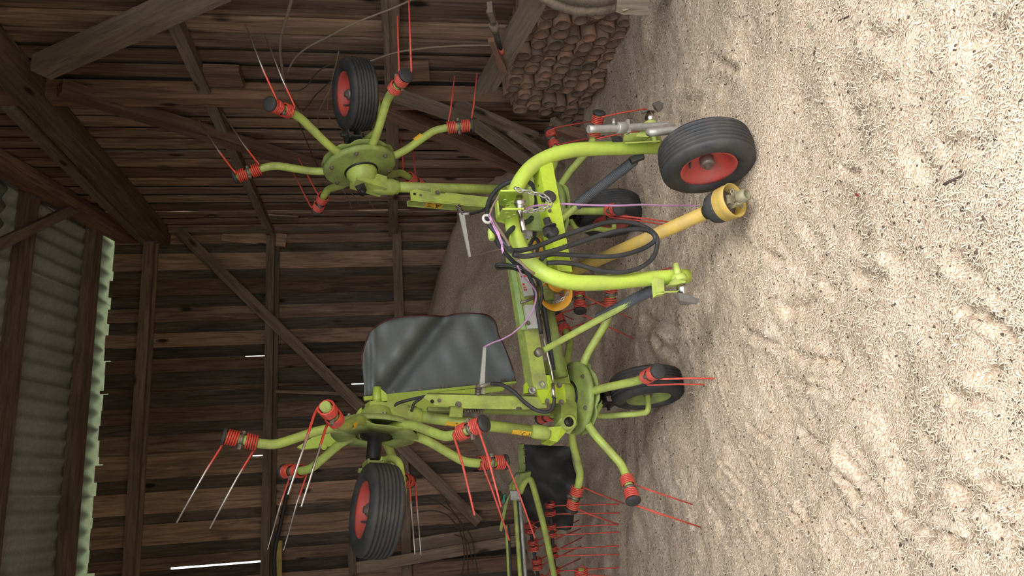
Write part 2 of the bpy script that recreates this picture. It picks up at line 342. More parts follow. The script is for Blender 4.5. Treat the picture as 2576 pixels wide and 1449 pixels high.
fm.polygons.add(len(ff)); fm.polygons.foreach_set('loop_start', np.arange(0, ff.size, 4, dtype=np.int32)); fm.polygons.foreach_set('use_smooth', np.ones(len(ff), bool)); fm.update(calc_edges=True); fm.validate()
tag(link('floor', fm, SAWDUST), 'barn floor deep in pale sawdust, heaped up against the back wall', kind='structure')
def gh(x, y): return float(ground(np.array([x]), np.array([y]))[0])
# loose shavings and bark chips lying in the litter
def litter(name, n, ln, wd_, mt, label, cat, thick, seed, bend):
    r = np.random.default_rng(seed); d = 1.7 + 4.6*r.random(n)**1.5; a = np.radians(r.uniform(-24, 24, n)); x = d*np.sin(a); y = d*np.cos(a)
    keep = ((x-K.x)*B.x + (y-K.y)*B.y) < -.45; x, y = x[keep], y[keep]; n = len(x); h = ground(x, y)
    L = r.uniform(ln[0], ln[1], n)/2; w = r.uniform(wd_[0], wd_[1], n)/2; az = r.uniform(0, 2*math.pi, n); el = r.uniform(-.35, .35, n)
    ux, uy, uz = np.cos(az)*np.cos(el), np.sin(az)*np.cos(el), np.sin(el); vx, vy = -np.sin(az), np.cos(az); lift = r.uniform(.001, .004, n); V = []
    for s, t_, k in ((-1,-1,0),(0,-1,1),(1,-1,0),(1,1,0),(0,1,1),(-1,1,0)):
        V.append(np.stack([x + ux*L*s + vx*w*t_, y + uy*L*s + vy*w*t_, h + lift + uz*L*s + k*bend*L], -1))
    V = np.stack(V, 1)
    if thick:
        V2 = V.copy(); V2[:, :, 2] -= thick; V = np.concatenate([V, V2], 1)
        q = [(0,1,4,5),(1,2,3,4),(0,6,7,1),(1,7,8,2),(2,8,9,3),(3,9,10,4),(4,10,11,5),(5,11,6,0)]
    else: q = [(0,1,4,5),(1,2,3,4)]
    nv = V.shape[1]; q = np.array(q); Fq = (q[None] + (np.arange(n)*nv)[:, None, None]).reshape(-1, 4); V = V.reshape(-1, 3)
    me = bpy.data.meshes.new(name); me.vertices.add(len(V)); me.vertices.foreach_set('co', V.ravel()); me.loops.add(Fq.size); me.loops.foreach_set('vertex_index', Fq.ravel().astype(np.int32))
    me.polygons.add(len(Fq)); me.polygons.foreach_set('loop_start', np.arange(0, Fq.size, 4, dtype=np.int32)); me.update(calc_edges=True)
    tag(link(name, me, mt), label, cat, kind='stuff')
litter('wood_shavings', 42000, (.008, .024), (.0016, .004), SHAVE, 'loose pale wood shavings strewn over the barn floor', 'shavings', 0, 21, .35)
litter('bark_chips', 1700, (.004, .012), (.003, .007), BARK, 'small dark bark chips scattered through the sawdust', 'bark chips', .004, 22, .1)
# ---- back wall: boards on two levels, with a few open joints that let daylight in
wall_b = empty('wall_back', bw(0, 0), 'back wall of upright weathered brown boards with open joints', kind='structure')
slits = [(895, 616, 674), (970, 500, 662), (966, 884, 916), (1146, 634, 668), (1421, 428, 664)]
sl_ = []
for yy, x0, x1 in slits:
    p = BWp((x0+x1)/2, yy, 0); tt_ = -(p-K).dot(B); za = BWp(x0, yy).z; zb = BWp(x1, yy).z; sl_.append((tt_, za, zb))
sl_.sort(); edges = [.03]; gaps = []
while edges[-1] < 8.0:
    e = edges[-1] + random.uniform(.135, .20)
    hit = [g for g in sl_ if edges[-1]+.03 < g[0] <= e+.09]
    if hit: e = hit[0][0]; gaps.append((e, hit))
    edges.append(e)
gapset = [g[0] for g in gaps]
for i in range(len(edges)-1):
    a, b = edges[i], edges[i+1]; lev = -.012 if i % 2 else .014
    ga, gb = (a in gapset), (b in gapset)
    a2 = a + (.007 if ga else -.012 if not i % 2 else -.004); b2 = b - (.007 if gb else -.012 if not i % 2 else -.004)
    top = 4.76 + random.uniform(-.025, .015); c = (a2+b2)/2
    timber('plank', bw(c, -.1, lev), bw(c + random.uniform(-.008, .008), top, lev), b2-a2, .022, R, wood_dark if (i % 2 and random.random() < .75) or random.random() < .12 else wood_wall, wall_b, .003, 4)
for e, hit in gaps:                                              # cover strips behind an open joint, everywhere but at the slit
    zz = [-.1]
    for g in sorted(hit, key=lambda g: g[2]): zz += [min(g[1:]), max(g[1:])]
    zz.append(4.7)
    for k in range(0, len(zz), 2):
        if zz[k+1]-zz[k] > .05: timber('cover_strip', bw(e, zz[k], -.03), bw(e, zz[k+1], -.03), .06, .015, R, wood_wall, wall_b, .001, 1)
for z_, h_, d_ in ((4.34, .11, .10), (2.98, .095, .10), (1.50, .11, .10)):
    timber('girt', bw(-.02, z_, .075), bw(8.0, z_ - .02, .075), h_, .10, R, wood_beam, wall_b, .004, 6)
timber('backing_rail', bw(.05, 4.30, .035), bw(8, 4.28, .035), .10, .03, R, wood_beam, wall_b, .003, 6)
timber('backing_rail', bw(.05, 2.93, .035), bw(8, 2.91, .035), .09, .03, R, wood_beam, wall_b, .003, 6)
pA = BWp(452, 583, .14); pB = BWp(1205, 1315, .14); timber('diagonal_brace', pA, pB, .035, .12, B, wood_beam, wall_b, .003, 6)
timber('corner_post', bw(.03, 0, .06), bw(.03, 4.7, .06), .12, .12, R, wood_beam, wall_b, .004, 4)
timber('patch_board', BWp(560, 590, .05), BWp(720, 605, .05), .16, .02, R, wood_wall, wall_b, .002, 2)
timber('patch_board', BWp(700, 572, .06), BWp(760, 572, .06), .14, .02, R, wood_beam, wall_b, .002, 2)
timber('short_rail', BWp(884, 1372, .16), BWp(889, 1500, .16), .08, .05, R, wood_beam, wall_b, .003, 2)
timber('stud', BWp(695, 985, .10), BWp(1100, 1000, .10), .035, .035, R, wood_beam, wall_b, .003, 4)
# ---- gable wall: boards over boards, so that every second one lies back in shade
wall_r = empty('wall_right', rw(0, 0), 'gable wall of overlapping upright brown boards', kind='structure')
s_ = .02
while s_ < 9.2:
    w1 = random.uniform(.115, .15); w2 = random.uniform(.065, .105)
    top = min(4.95 + .22*s_, 6.9); tl = random.uniform(-.008, .008)
    sg = abs(s_-.40) < .11
    if sg:
        for za, zb in ((-.1, 1.40), (1.95, 3.86), (4.0, 5.0)): timber('cover_strip', rw(s_+w1, za, -.055), rw(s_+w1, zb, -.055), .09, .014, B, wood_wall, wall_r, .001, 1); timber('cover_strip', rw(s_+w1+w2, za, -.055), rw(s_+w1+w2, zb, -.055), .09, .014, B, wood_wall, wall_r, .001, 1)
    timber('plank', rw(s_+w1/2, -.1, .018), rw(s_+w1/2+tl, top, .018), w1, .024, B, wood_wall, wall_r, .005, 4)
    timber('plank', rw(s_+w1+w2/2, -.1, -.020), rw(s_+w1+w2/2+tl, top, -.020), w2+.115 - (.085 if sg else 0), .022, B, wood_dark if random.random() < .7 else wood_wall, wall_r, .003, 3)  # set-back boards mostly in dark wood: shade of the recess put into their colour
    s_ += w1+w2
timber('post', rw(3.30, -.1, .10), rw(3.28, 4.55, .10), .15, .14, B, wood_red, wall_r, .006, 6)
timber('post_splice', RWp(518, 190, .09), RWp(608, 192, .09), .22, .06, B, wood_red, wall_r, .004, 2)
timber('post_splice', RWp(1000, 180, .09), RWp(1080, 178, .09), .2, .06, B, wood_red, wall_r, .004, 2)
timber('wall_plate', rw(-.02, 4.235, .12), rw(9.2, 4.27, .12), .16, .22, ZUP, wood_beam, wall_r, .006, 8)
timber('plate_board', rw(-.02, 4.40, .17), rw(3.2, 4.46, .17), .06, .10, ZUP, wood_grey, wall_r, .004, 5)
timber('girt', rw(-.02, 2.985, .09), rw(9.2, 2.985, .09), .10, .085, ZUP, wood_grey, wall_r, .005, 8)
timber('girt', rw(-.02, 1.54, .09), rw(9.2, 1.555, .09), .10, .11, ZUP, wood_beam, wall_r, .005, 8)
timber('rafter', rw(-.05, 4.57, .12), rw(9.0, 4.57+.22*9.05, .12), .14, .21, ZUP, wood_red, wall_r, .006, 8)
def rwb(name, a, b, off, w, h, mt, **k): return timber(name, RWp(*a, off), RWp(*b, off), w, h, B, mt, wall_r, .005, 5, **k)
rwb('knee_brace', (105, 170), (560, -35), .20, .15, .12, wood_grey)
rwb('diagonal_brace', (150, 222), (905, 452), .16, .12, .10, wood_red)
rwb('wall_strut', (940, 262), (1345, 438), .14, .16, .09, wood_red)
rwb('wall_strut', (1000, 240), (1400, 380), .24, .11, .06, wood_grey)
rwb('lath', (962, -10), (968, 84), .15, .03, .03, wood_grey); rwb('lath', (968, -10), (978, 200), .15, .03, .03, wood_grey)
rwb('patch_board', (665, 548), (748, 553), .05, .22, .02, wood_beam)
# ---- the other long wall, out of frame, and the ground outside
wall_l = empty('wall_left', bw(8.05, 0), 'left barn wall of wide brown boards', kind='structure')
for i in range(24):
    a = bw(8.05, 0 if not 3.4 < i*.39 < 5.2 else 2.8) + R*(.2 + i*.39); timber('plank', a, Vector((a.x, a.y, 4.9+.22*(i*.39))), .385, .025, B, wood_wall, wall_l, .002, 2)  # low gap in these boards is added, out of view, to brighten the interior
tag(link('ground_outside', mesh([(-60, -60, -.12), (60, -60, -.12), (60, 60, -.12), (-60, 60, -.12)], [(0, 1, 2, 3)]), GRASS), 'green meadow around the barn', kind='structure')
tag(timber('light_screen_1', bw(8.1, 4.95, 8.15), bw(-.1, 4.95, 8.15), .05, 3.1, ZUP, wood_wall), 'unseen board apron added above the open barn front to cut the daylight', kind='structure')  # added out of view to lower the opening, so light falls off towards the back
tag(timber('light_screen_2', bw(8.1, 1.5, 8.15), bw(4.7, 1.5, 8.15), .05, 3.2, ZUP, wood_wall), 'unseen board screen added left of the barn opening to narrow the daylight', kind='structure')  # added out of view so that daylight comes in mainly from the right
yard = mesh([bw(12, -.06, 9.5), bw(-8, -.06, 9.5), bw(-8, -.06, 18), bw(12, -.06, 18)], [(0, 1, 2, 3)])
tag(link('bounce_ground', mesh([bw(8.1, -.05, -1), bw(18, -.05, -1), bw(18, -.05, 9.5), bw(8.1, -.05, 9.5)], [(0, 1, 2, 3)]), mat('neutral_bounce_earth', (.32, .26, .19), .95)), 'unseen earth-coloured ground added beside the barn to keep bounced light neutral', kind='structure')  # added out of view so the side opening does not bounce green onto the beams
tag(link('bounce_yard', yard, mat('dry_earth', (.30, .25, .19), .95)), 'unseen dry earth yard added before the open barn against green bounced light', kind='structure')  # added behind the camera to keep green grass bounce out of the barn
# ---- corrugated roof on purlins
ceil = empty('ceiling', bw(0, 4.8), 'barn roof of grey corrugated fibre cement sheets on purlins', kind='structure')
def roofp(t, q, dz=0): return K - B*t + R*q + ZUP*(4.803 + .22*q + dz)
SL = (R + ZUP*.22).normalized()
def corr(L, W=1.09, lam=.177, amp=.026):
    n = int(round(W/lam*10)); V = []; Fc = []
    for sgn in (0, -.007):
        for j in range(2):
            for i in range(n+1): V.append((i*W/n, j*L, amp*math.cos(2*math.pi*i*W/n/lam) + sgn))
    k = n+1
    for i in range(n): Fc += [(i, i+1, k+i+1, k+i), (2*k+i, 3*k+i, 3*k+i+1, 2*k+i+1), (i, 2*k+i, 2*k+i+1, i+1), (k+i, k+i+1, 3*k+i+1, 3*k+i)]
    Fc += [(0, k, 3*k, 2*k), (n, 2*k+n, 3*k+n, k+n)]
    return mesh(V, Fc, True)
cm_ = corr(2.2)
for row in range(4):
    for colm in range(8):
        M = frame(roofp(-.25 + colm*1.062 + 1.062, -.50 + row*2.06, .010*row*0 + .012*(colm % 2) + .02*(row % 2)), B, SL.cross(B)*-1)
        M = Matrix.Identity(4)
        for i, v in enumerate((B, SL, B.cross(SL))):
            for j in range(3): M[j][i] = v[j]
        M.translation = roofp(.9 + colm*1.062, -.50 + row*2.06, .008*(colm % 2) + .016*(row % 2))
        link('corrugated_sheet', cm_, SHEET, ceil, M)
for q_ in (.43, 1.46, 2.49, 3.52, 4.55, 5.58, 6.61, 7.45):
    timber('purlin', roofp(-.12, q_, -.082), roofp(8.0, q_, -.082), .15, .115, B.cross(SL), wood_beam, ceil, .005, 8)
timber('wind_brace', on(197, 520, roofp(1, 1, -.26), B.cross(SL)), on(-60, 642, roofp(1, 1, -.26), B.cross(SL)), .10, .06, B.cross(SL), wood_grey, ceil, .004, 3)
timber('rafter', roofp(4.6, -.1, -.36), roofp(4.6, 7.5, -.36), .14, .2, ZUP, wood_beam, ceil, .005, 8)
timber('rafter', roofp(7.9, -.1, -.36), roofp(7.9, 7.5, -.36), .14, .2, ZUP, wood_beam, ceil, .005, 8)
# ================================================================== hay tedder, wings folded up
TED = empty('hay_tedder', Vector((.05, 4.0, 0)), 'lime green four-rotor hay tedder with red spring tines, outer rotors folded upright', 'tedder')
# ---- shared meshes
ARM_P = [(.09, .020), (.19, .022), (.28, .045), (.39, .095), (.47, .128), (.54, .132), (.70, .112)]
def a3(r, z, y=0): return Vector((r, y, z))
arm_me = G().tube(spline([a3(*q) for q in ARM_P[:-1]], 5) + [a3(*ARM_P[-1])], .023, 12).me()
E0, E1 = a3(.54, .132), a3(.70, .112); ED = (E1-E0).normalized(); EZ = ED.cross(Vector((0, 1, 0))).normalized()
if EZ.z < 0: EZ = -EZ
EY = Vector((0, 1, 0))
def coil(s0, s1, turns, flip, out=.145):
    """spring coil round the arm end with its straight tine running down; coil from s0 to s1 along the arm end"""
    pts = []; n = int(turns*11); rc = .034
    for i in range(n+1):
        w = 2*math.pi*turns*i/n; s = s0 + (s1-s0)*i/n
        pts.append(E0 + ED*s + EY*(rc*math.cos(w)) + EZ*(rc*math.sin(w)*(-1)))
    a = pts[-1]; d = Vector((out, .02, .385))
    pts += [a + Vector((.0, .004, .012)), a + Vector((.012, .006, .035)), a + d*.4 + Vector((.004, 0, 0)), a + d]
    r = [.0048]*(len(pts)-4) + [.0055, .0055, .0055, .0042]
    return G().tube(pts, r, 6).me()
def shift(me, o=0): return me
t_out = coil(.098, .152, 5, 0); t_in = coil(.066, .012, 5, 0)
cap_me = G().lathe(E0 + ED*.156, ED, [(.001, 0), (.040, 0), (.0415, .006), (.039, .013), (.033, .017), (.001, .018)], 20).me()
clamp = G().lathe(E0 + ED*.076, ED, [(.028, 0), (.028, .016)], 12); clamp.hexb(E0 + ED*.083 + EZ*.028 - EY*.01, EZ*1, .009, .022); clamp.hexb(E0 + ED*.083 - EZ*.022 + EY*.012, -EZ, .010, .022)
clamp_me = clamp.me()
up_me = G().lathe((0, 0, 0), (0, 0, 1), [(.06, -.034), (.10, -.026), (.15, -.016), (.196, -.014), (.207, -.008), (.211, .004), (.211, .016), (.204, .018), (.200, .002), (.19, -.004), (.10, -.012), (.05, -.014)], 48).me()
def low_plate():
    V = []; Fc = []; n = 72
    for zz in (.044, .050):
        for rr_ in (0, 1):
            for k in range(n):
                w = 2*math.pi*k/n; c = math.cos(6*w)
                V.append(((.215 if rr_ else .095)*math.cos(w)*(1 + (.02*c if rr_ else 0)), (.215 if rr_ else .095)*math.sin(w)*(1 + (.02*c if rr_ else 0)), zz - (.020*max(0, c)**3 if rr_ else 0)))
    for k in range(n):
        q = (k+1) % n; Fc += [(k, n+k, n+q, q), (2*n+k, 2*n+q, 3*n+q, 3*n+k), (n+k, 3*n+k, 3*n+q, n+q), (k, q, 2*n+q, 2*n+k)]
    return mesh(V, Fc, True)
lo_me = low_plate()
hub_me = G().lathe((0, 0, 0), (0, 0, 1), [(.075, .0), (.075, .05), (.036, .055), (.036, .16), (.03, .165), (.001, .165)], 20).me()
ring_me = G().lathe((0, 0, 0), (0, 0, 1), [(.088, -.014), (.094, -.02), (.098, -.03), (.088, -.036), (.07, -.036)], 32).me()
bolt_me = G().hexb((0, 0, 0), (0, 0, -1), .010, .013).me()
for me_, mt in ((arm_me, GREEN), (cap_me, BLACK), (clamp_me, BOLT), (up_me, GREEND), (lo_me, GREEND), (hub_me, GREASE), (ring_me, GREASE), (bolt_me, BOLT)): me_.materials.append(mt)
t_out_w, t_in_w = t_out.copy(), t_in.copy()
for a, mt in ((t_out, RED), (t_in, RED), (t_out_w, TINEW), (t_in_w, TINEW)): a.materials.append(mt)
def cols(x, y, z, o):
    M = Matrix.Identity(4)
    for i, v in enumerate((x, y, z)):
        for j in range(3): M[j][i] = v[j]
    M.translation = o; return M
def rotor(o, ax, e1, e2, ph, label, worn=(), nocap=(), dark=GREEND):
    ax = ax.normalized(); e1 = (e1 - ax*e1.dot(ax)).normalized(); e2 = (e2 - ax*e2.dot(ax) - e1*e2.dot(e1)).normalized()
    M = cols(e1, ax.cross(e1), ax, o)
    rot = link('rotor', up_me, None, TED, M, label)
    link('lower_plate', lo_me, None, rot, M); link('hub', hub_me, None, rot, M); link('grease_seal', ring_me, None, rot, M)
    for k in range(6):
        w = math.radians(ph + 60*k); e = e1*math.cos(w) + e2*math.sin(w); A = cols(e, ax.cross(e), ax, o)
        link('arm', arm_me, None, rot, A); link('spring_tine', t_in_w if k in worn else t_in, None, rot, A); link('spring_tine', t_out_w if k in worn else t_out, None, rot, A)
        link('tine_clamp', clamp_me, None, rot, A)
        if k not in nocap: link('end_cap', cap_me, None, rot, A)
        w2 = w + math.radians(30); e = e1*math.cos(w2) + e2*math.sin(w2); link('bolt', bolt_me, None, rot, cols(e, ax.cross(e), ax, o + e*.178 - ax*.014))
    return rot
C8, S8 = math.cos(math.radians(8.5)), math.sin(math.radians(8.5))
_p2 = math.radians(18); WN = NH*math.cos(_p2) - ZUP*math.sin(_p2); WU = ZUP*math.cos(_p2) + NH*math.sin(_p2)   # the wings lean a little further
def wdir(f, s): c, d = math.cos(math.radians(f)), math.sin(math.radians(f)); return WU*c + MC*(d*s), -MC*(c*s) + WU*d
AL, XL = wdir(5, 1)         # left wing: arm direction, rotor axis
AR, XR = wdir(12, -1)
oLI, oRI = m(1444, 1000, 0), m(1380, 535, 0); oLO, oRO = on(945, 1076, M0, WN), on(906, 420, M0, WN)
rLI = rotor(oLI, -MU, MC, MN, 36, 'lower rotor standing beside the folded left wing')
rRI = rotor(oRI, -MU, MC, MN, 57, 'lower rotor half hidden behind the headstock')
rLO = rotor(oLO, XL, -AL, WN, 3, 'raised left rotor seen from below its plate', (2, 3, 4, 5), (2,))
rRO = rotor(oRO, XR, -AR, WN, 24, 'raised right rotor seen from its gearbox side', (2, 3))
# ---- wheels
TYR = [(.112, .045), (.121, .062), (.133, .073), (.150, .078), (.172, .077), (.190, .069), (.199, .061)]
prof = [(r, z) for r, z in TYR]
for z in (.044, .026, .009, -.009, -.026, -.044):
    rr_ = .2055 - .9*abs(z)**2*2; prof += [(rr_, z+.0042), (rr_-.008, z+.0026), (rr_-.008, z-.0026), (rr_, z-.0042)]
prof += [(r, -z) for r, z in reversed(TYR)]
def tyre():
    g = G(); g.lathe((0, 0, 0), (0, 0, 1), prof + [prof[0]], 56); g.f = g.f[:-2] if len(g.f[-1]) > 4 else g.f; g.s = g.s[:len(g.f)]; return g.me()
tyre_me = tyre()
rim_me = G().lathe((0, 0, 0), (0, 0, 1), [(.001, .008), (.045, .008), (.06, .004), (.078, .012), (.088, .022), (.100, .048), (.112, .060), (.123, .066), (.124, .060), (.112, .050), (.108, .02), (.108, -.02), (.112, -.05), (.124, -.060), (.123, -.066), (.112, -.060), (.100, -.048), (.088, -.012), (.06, -.004), (.001, -.004)], 40).me()
hubw = G().lathe((0, 0, 0), (0, 0, 1), [(.032, .004), (.032, .038), (.027, .046), (.001, .047)], 18); hubw.hexb((0, 0, .046), (0, 0, 1), .017, .014); hub_w = hubw.me()
val_me = G().tube([(.070, .02, .012), (.074, .022, .03), (.076, .022, .05)], [.006, .005, .004], 8).me()
tyre_me.materials.append(RUBBER); rim_me.materials.append(RIMRED); hub_w.materials.append(BOLT); val_me.materials.append(BLACK)
def wheel(o, ax, label, sc=1.0, rim=None, roll=0):
    ax = ax.normalized(); x = ax.orthogonal().normalized(); x = Matrix.Rotation(roll, 3, ax) @ x; M = cols(x, ax.cross(x), ax, o) @ Matrix.Scale(sc, 4)
    t = link('wheel', tyre_me, None, TED, M, label)
    rm = rim_me
    if rim: rm = rim_me.copy(); rm.materials.clear(); rm.materials.append(rim)
    link('rim', rm, None, t, M); link('wheel_hub', hub_w, None, t, M); link('valve', val_me, None, t, M); return t
wFR = at(1776, 394, 3.36); wLI = at(1627, 975, 4.42); wRI = at(1536, 538, 4.98); wLO = at(948, 1284, 3.50); wRO = at(893, 238, 4.45)
wheel(wFR, -MC, 'parking wheel with red rim at the front', 1.02, None, 2.2); wheel(wLI, -MC + MN*.0, 'ground wheel under the lower left rotor', 1.05, GREEND); wheel(wRI, -MC, 'ground wheel behind the headstock', 1.04)
wheel(wLO, AL, 'raised wheel under the left rotor', 1.05, None, 1.5); wheel(wRO, AR, 'raised wheel beyond the right rotor', 1.05, None, 1.1)
def part(name, g, mt, label=None): return g.put(name, mt, TED, label)
# wheel forks: from the rotor hub round to the axle
def fork(o, ax, w, wax, mid, flip):
    g = G(); s = o + ax*.15
    g.spl([s, s + ax*.05 + mid*.04, mid*.5 + (s + w)*.5 + ax*0, w + wax*flip + (s-w)*.25, w + wax*flip, w + wax*.02*(1 if flip > 0 else -1)], .017, 10, 5)
    part('wheel_fork', g, GREEN)
part('wheel_fork', G().spl([oLI - MU*.14, oLI - MU*.17 - MC*.03, m(1500, 1040, -.02), at(1515, 1046, 4.46), at(1560, 1044, 4.42), at(1610, 1040, 4.38), at(1630, 1030, 4.36), wLI - MC*.02], .017, 10, 5), GREEN)
part('wheel_fork', G().spl([oRI - MU*.14, oRI - MU*.2 - MC*.10, wRI + MU*.15 - MC*.13, wRI - MC*.12, wRI - MC*.02], .017, 10, 5), GREEN)
part('wheel_fork', G().spl([oLO + XL*.15, at(965, 1158, 3.72), at(985, 1153, 3.68), at(1003, 1165, 3.62), at(1009, 1195, 3.56), at(1012, 1240, 3.50), wLO - AL*.11, wLO - AL*.02], .019, 10, 5), GREEN)
part('wheel_fork', G().spl([oRO + XR*.15, at(925, 345, 4.56), at(948, 320, 4.55), at(953, 285, 4.52), wRO - AR*.12, wRO - AR*.02], .017, 10, 5), GREEN)
def clevis(o, ax, up, sd, mt):
    g = G(); c = o + ax*.17
    for s in (-1, 1): g.box(c + sd*(.036*s), c + sd*(.036*s) + ax*.10, .10, .008, sd)
    g.box(c - sd*.036 + ax*.012, c + sd*.036 + ax*.012, .10, .010, ax); g.hexb(c + sd*.04 + ax*.05, sd, .013, .03); g.hexb(c - sd*.04 + ax*.05, -sd, .011, .03)
    part('wheel_bracket', g, mt)
clevis(oLO, XL, AL, AL, GREEND); clevis(oRO, XR, AR, AR, BLACK); clevis(oLI, -MU, MN, MC, GREASE); clevis(oRI, -MU, MN, MC, GREASE)
# ---- headstock: one bent tube, cross bar, top link bracket, lower link pins
HS = [(1661, 370, 1.2), (1570, 372, 1.2), (1476, 375, 1.2), (1425, 381, 1.2), (1380, 394, 1.19), (1338, 419, 1.18), (1308, 456, 1.17), (1292, 500, 1.16), (1288, 548, 1.16), (1297, 595, 1.17), (1319, 642, 1.18), (1353, 676, 1.19), (1395, 699, 1.2), (1449, 711, 1.2), (1531, 710, 1.2), (1642, 700, 1.2), (1729, 695, 1.2)]
part('headstock', G().tube(spline(mm(HS), 4), .034, 20), GREENB, 'bright green bent tube hitch frame')
part('cross_bar', G().box(m(1364, 418, 1.16), m(1412, 692, 1.16), .07, .075, MN), CHIP, 'chipped green cross bar of the hitch frame')
part('bolt', G().hexb(m(1382, 531, 1.20), MN, .006, .012), BOLT)
def bracket():
    g = G()
    for pts, d in (([(1262,487),(1318,484),(1322,500),(1319,530),(1262,545),(1246,530)], 0), ([(1264,529),(1316,526),(1304,556),(1286,562),(1248,558),(1242,548)], 1)):
        pass
    # two parallel ears joined by a bent web, opening towards the tractor
    e1 = [m(1247, 553, 1.10), m(1262, 492, 1.33), m(1319, 487, 1.34), m(1322, 520, 1.14), m(1300, 560, 1.10)]
    up = (m(1290, 500, 1.2) - m(1290, 560, 1.2)).normalized()
    c = MC
    ear = lambda off: [m(1248, 556, 1.14) + c*off, m(1264, 528, 1.30) + c*off, m(1318, 527, 1.32) + c*off, m(1322, 545, 1.16) + c*off, m(1302, 574, 1.10) + c*off]
    g.prism(ear(0), c*.008); g.prism(ear(.088), c*.008)
    web = [m(1248, 556, 1.14), m(1264, 528, 1.30)]
    g.prism([web[0], web[1]*.35 + web[0]*.65, web[1]*.35 + web[0]*.65 + c*.096, web[0] + c*.096], MU*-.008)
    return g
part('top_link_bracket', bracket(), GREENB, 'twin-eared top link bracket with holes')
bc = m(1311, 522, 1.27) + MC*.01
g = G(); g.ball(m(1308, 511, 1.27), .026); g.lathe(m(1308, 495, 1.27), (m(1308, 530, 1.27) - m(1308, 495, 1.27)), [(.017, 0), (.017, .07)], 14); part('top_link_ball', g, CHROME, 'polished steel ball between the bracket ears')
for x, y in ((1271, 503), (1290, 509), (1277, 516), (1275, 536), (1294, 541), (1280, 547)): part('bracket_hole', G().lathe(m(x, y, 1.265 if y < 530 else 1.36), -MC, [(.0075, 0), (.0075, .003)], 14, False), GREEND)
g = G(); g.tube([m(1308, 536, 1.36), m(1318, 582, 1.37)], .0105, 12); g.lathe(m(1308, 536, 1.36), m(1318, 582, 1.37) - m(1308, 536, 1.36), [(.006, -.012), (.014, -.006), (.0105, .0)], 12); part('top_link_pin', g, STEEL, 'bright steel top link pin')
g = G(); g.tube([m(1301, 473, 1.24), m(1308, 488, 1.24)], [.010, .012], 10); g.ball(m(1297, 474, 1.24), .009); part('pin_head', g, STEEL)
def chain(px, d, r=.0034, ln=.034):
    g = G(); P = spline([m(x, y, d) for x, y in px], 8); L = [0]
    for a, b in zip(P[:-1], P[1:]): L.append(L[-1] + (b-a).length)
    n = int(L[-1]/(ln*.72)); k = 0
    for i in range(n):
        s = (i+.5)*L[-1]/n
        while k < len(L)-2 and L[k+1] < s: k += 1
        o = P[k].lerp(P[k+1], (s-L[k])/max(1e-6, L[k+1]-L[k])); t = (P[k+1]-P[k]).normalized(); a = MN if i % 2 else MN.cross(t); a = (a - t*a.dot(t)).normalized()
        pts = [o + t*(ln/2*math.cos(w)) + a*(ln*.27*math.sin(w)) for w in [2*math.pi*q/10 for q in range(10)]]
        g.tube(pts + [pts[0], pts[1]], r, 5, False)
    return g
part('chain', chain([(1300, 478), (1335, 484), (1366, 492), (1381, 505), (1382, 518), (1360, 527), (1330, 531), (1316, 534)], 1.33), ZINC, 'zinc plated safety chain on the hitch bracket')
# lower link pins
def lower_pin(base, tip, ball, plate, br, d):
    part('pin_bracket', br, GREEN)
    g = G(); g.tube([m(*base, d), m(*tip, d)], [.019, .012], 14); g.lathe(m(*base, d), m(*base, d) - m(*tip, d), [(.034, -.01), (.036, .012), (.03, .02)], 18); part('lower_link_pin', g, GREEN)
    part('lower_link_ball', G().lathe(m(*ball, d), m(*ball, d) - m(*tip, d), [(.001, -.027), (.014, -.026), (.022, -.018), (.027, 0), (.022, .018), (.014, .026), (.014, .036), (.001, .036)], 18), CHROME)
    part('linch_pin_plate', plate, DARKST)
br = G(); br.prism(mm([(1572, 335, 1.22), (1660, 332, 1.22), (1665, 356, 1.22), (1570, 358, 1.22)]), MN*-.01); br.prism(mm([(1572, 356, 1.20), (1660, 353, 1.20), (1660, 353, 1.29), (1572, 358, 1.29)]), MC*-.008); br.prism(mm([(1598, 343, 1.30), (1625, 318, 1.30), (1655, 312, 1.30), (1655, 330, 1.30), (1630, 345, 1.30)]), MN*-.03)
pl = G(); pl.prism(mm([(1646, 276, 1.25), (1640, 262, 1.27), (1655, 255, 1.30), (1668, 262, 1.33), (1666, 275, 1.33), (1655, 284, 1.30)]), MN*.006); pl.tube(mm([(1614, 283, 1.25), (1628, 279, 1.25), (1645, 282, 1.25)]), .008, 8)
lower_pin((1636, 318), (1646, 358), (1636, 297), pl, br, 1.27)
br = G(); br.prism(mm([(1647, 697, 1.25), (1670, 705, 1.25), (1672, 738, 1.25), (1652, 742, 1.25)]), MN*-.03); br.prism(mm([(1650, 738, 1.25), (1705, 735, 1.25), (1705, 735, 1.14), (1650, 740, 1.14)]), MC*.008); br.prism(mm([(1684, 716, 1.28), (1700, 696, 1.28), (1725, 700, 1.28), (1725, 710, 1.28), (1700, 716, 1.28)]), MN*-.03)
pl = G(); pl.prism(mm([(1697, 748, 1.26), (1704, 738, 1.28), (1728, 741, 1.30), (1738, 748, 1.31), (1758, 753, 1.33), (1752, 765, 1.31), (1710, 768, 1.28), (1708, 758, 1.27)]), MN*.007)
lower_pin((1708, 700), (1700, 664), (1716, 728), pl, br, 1.26)
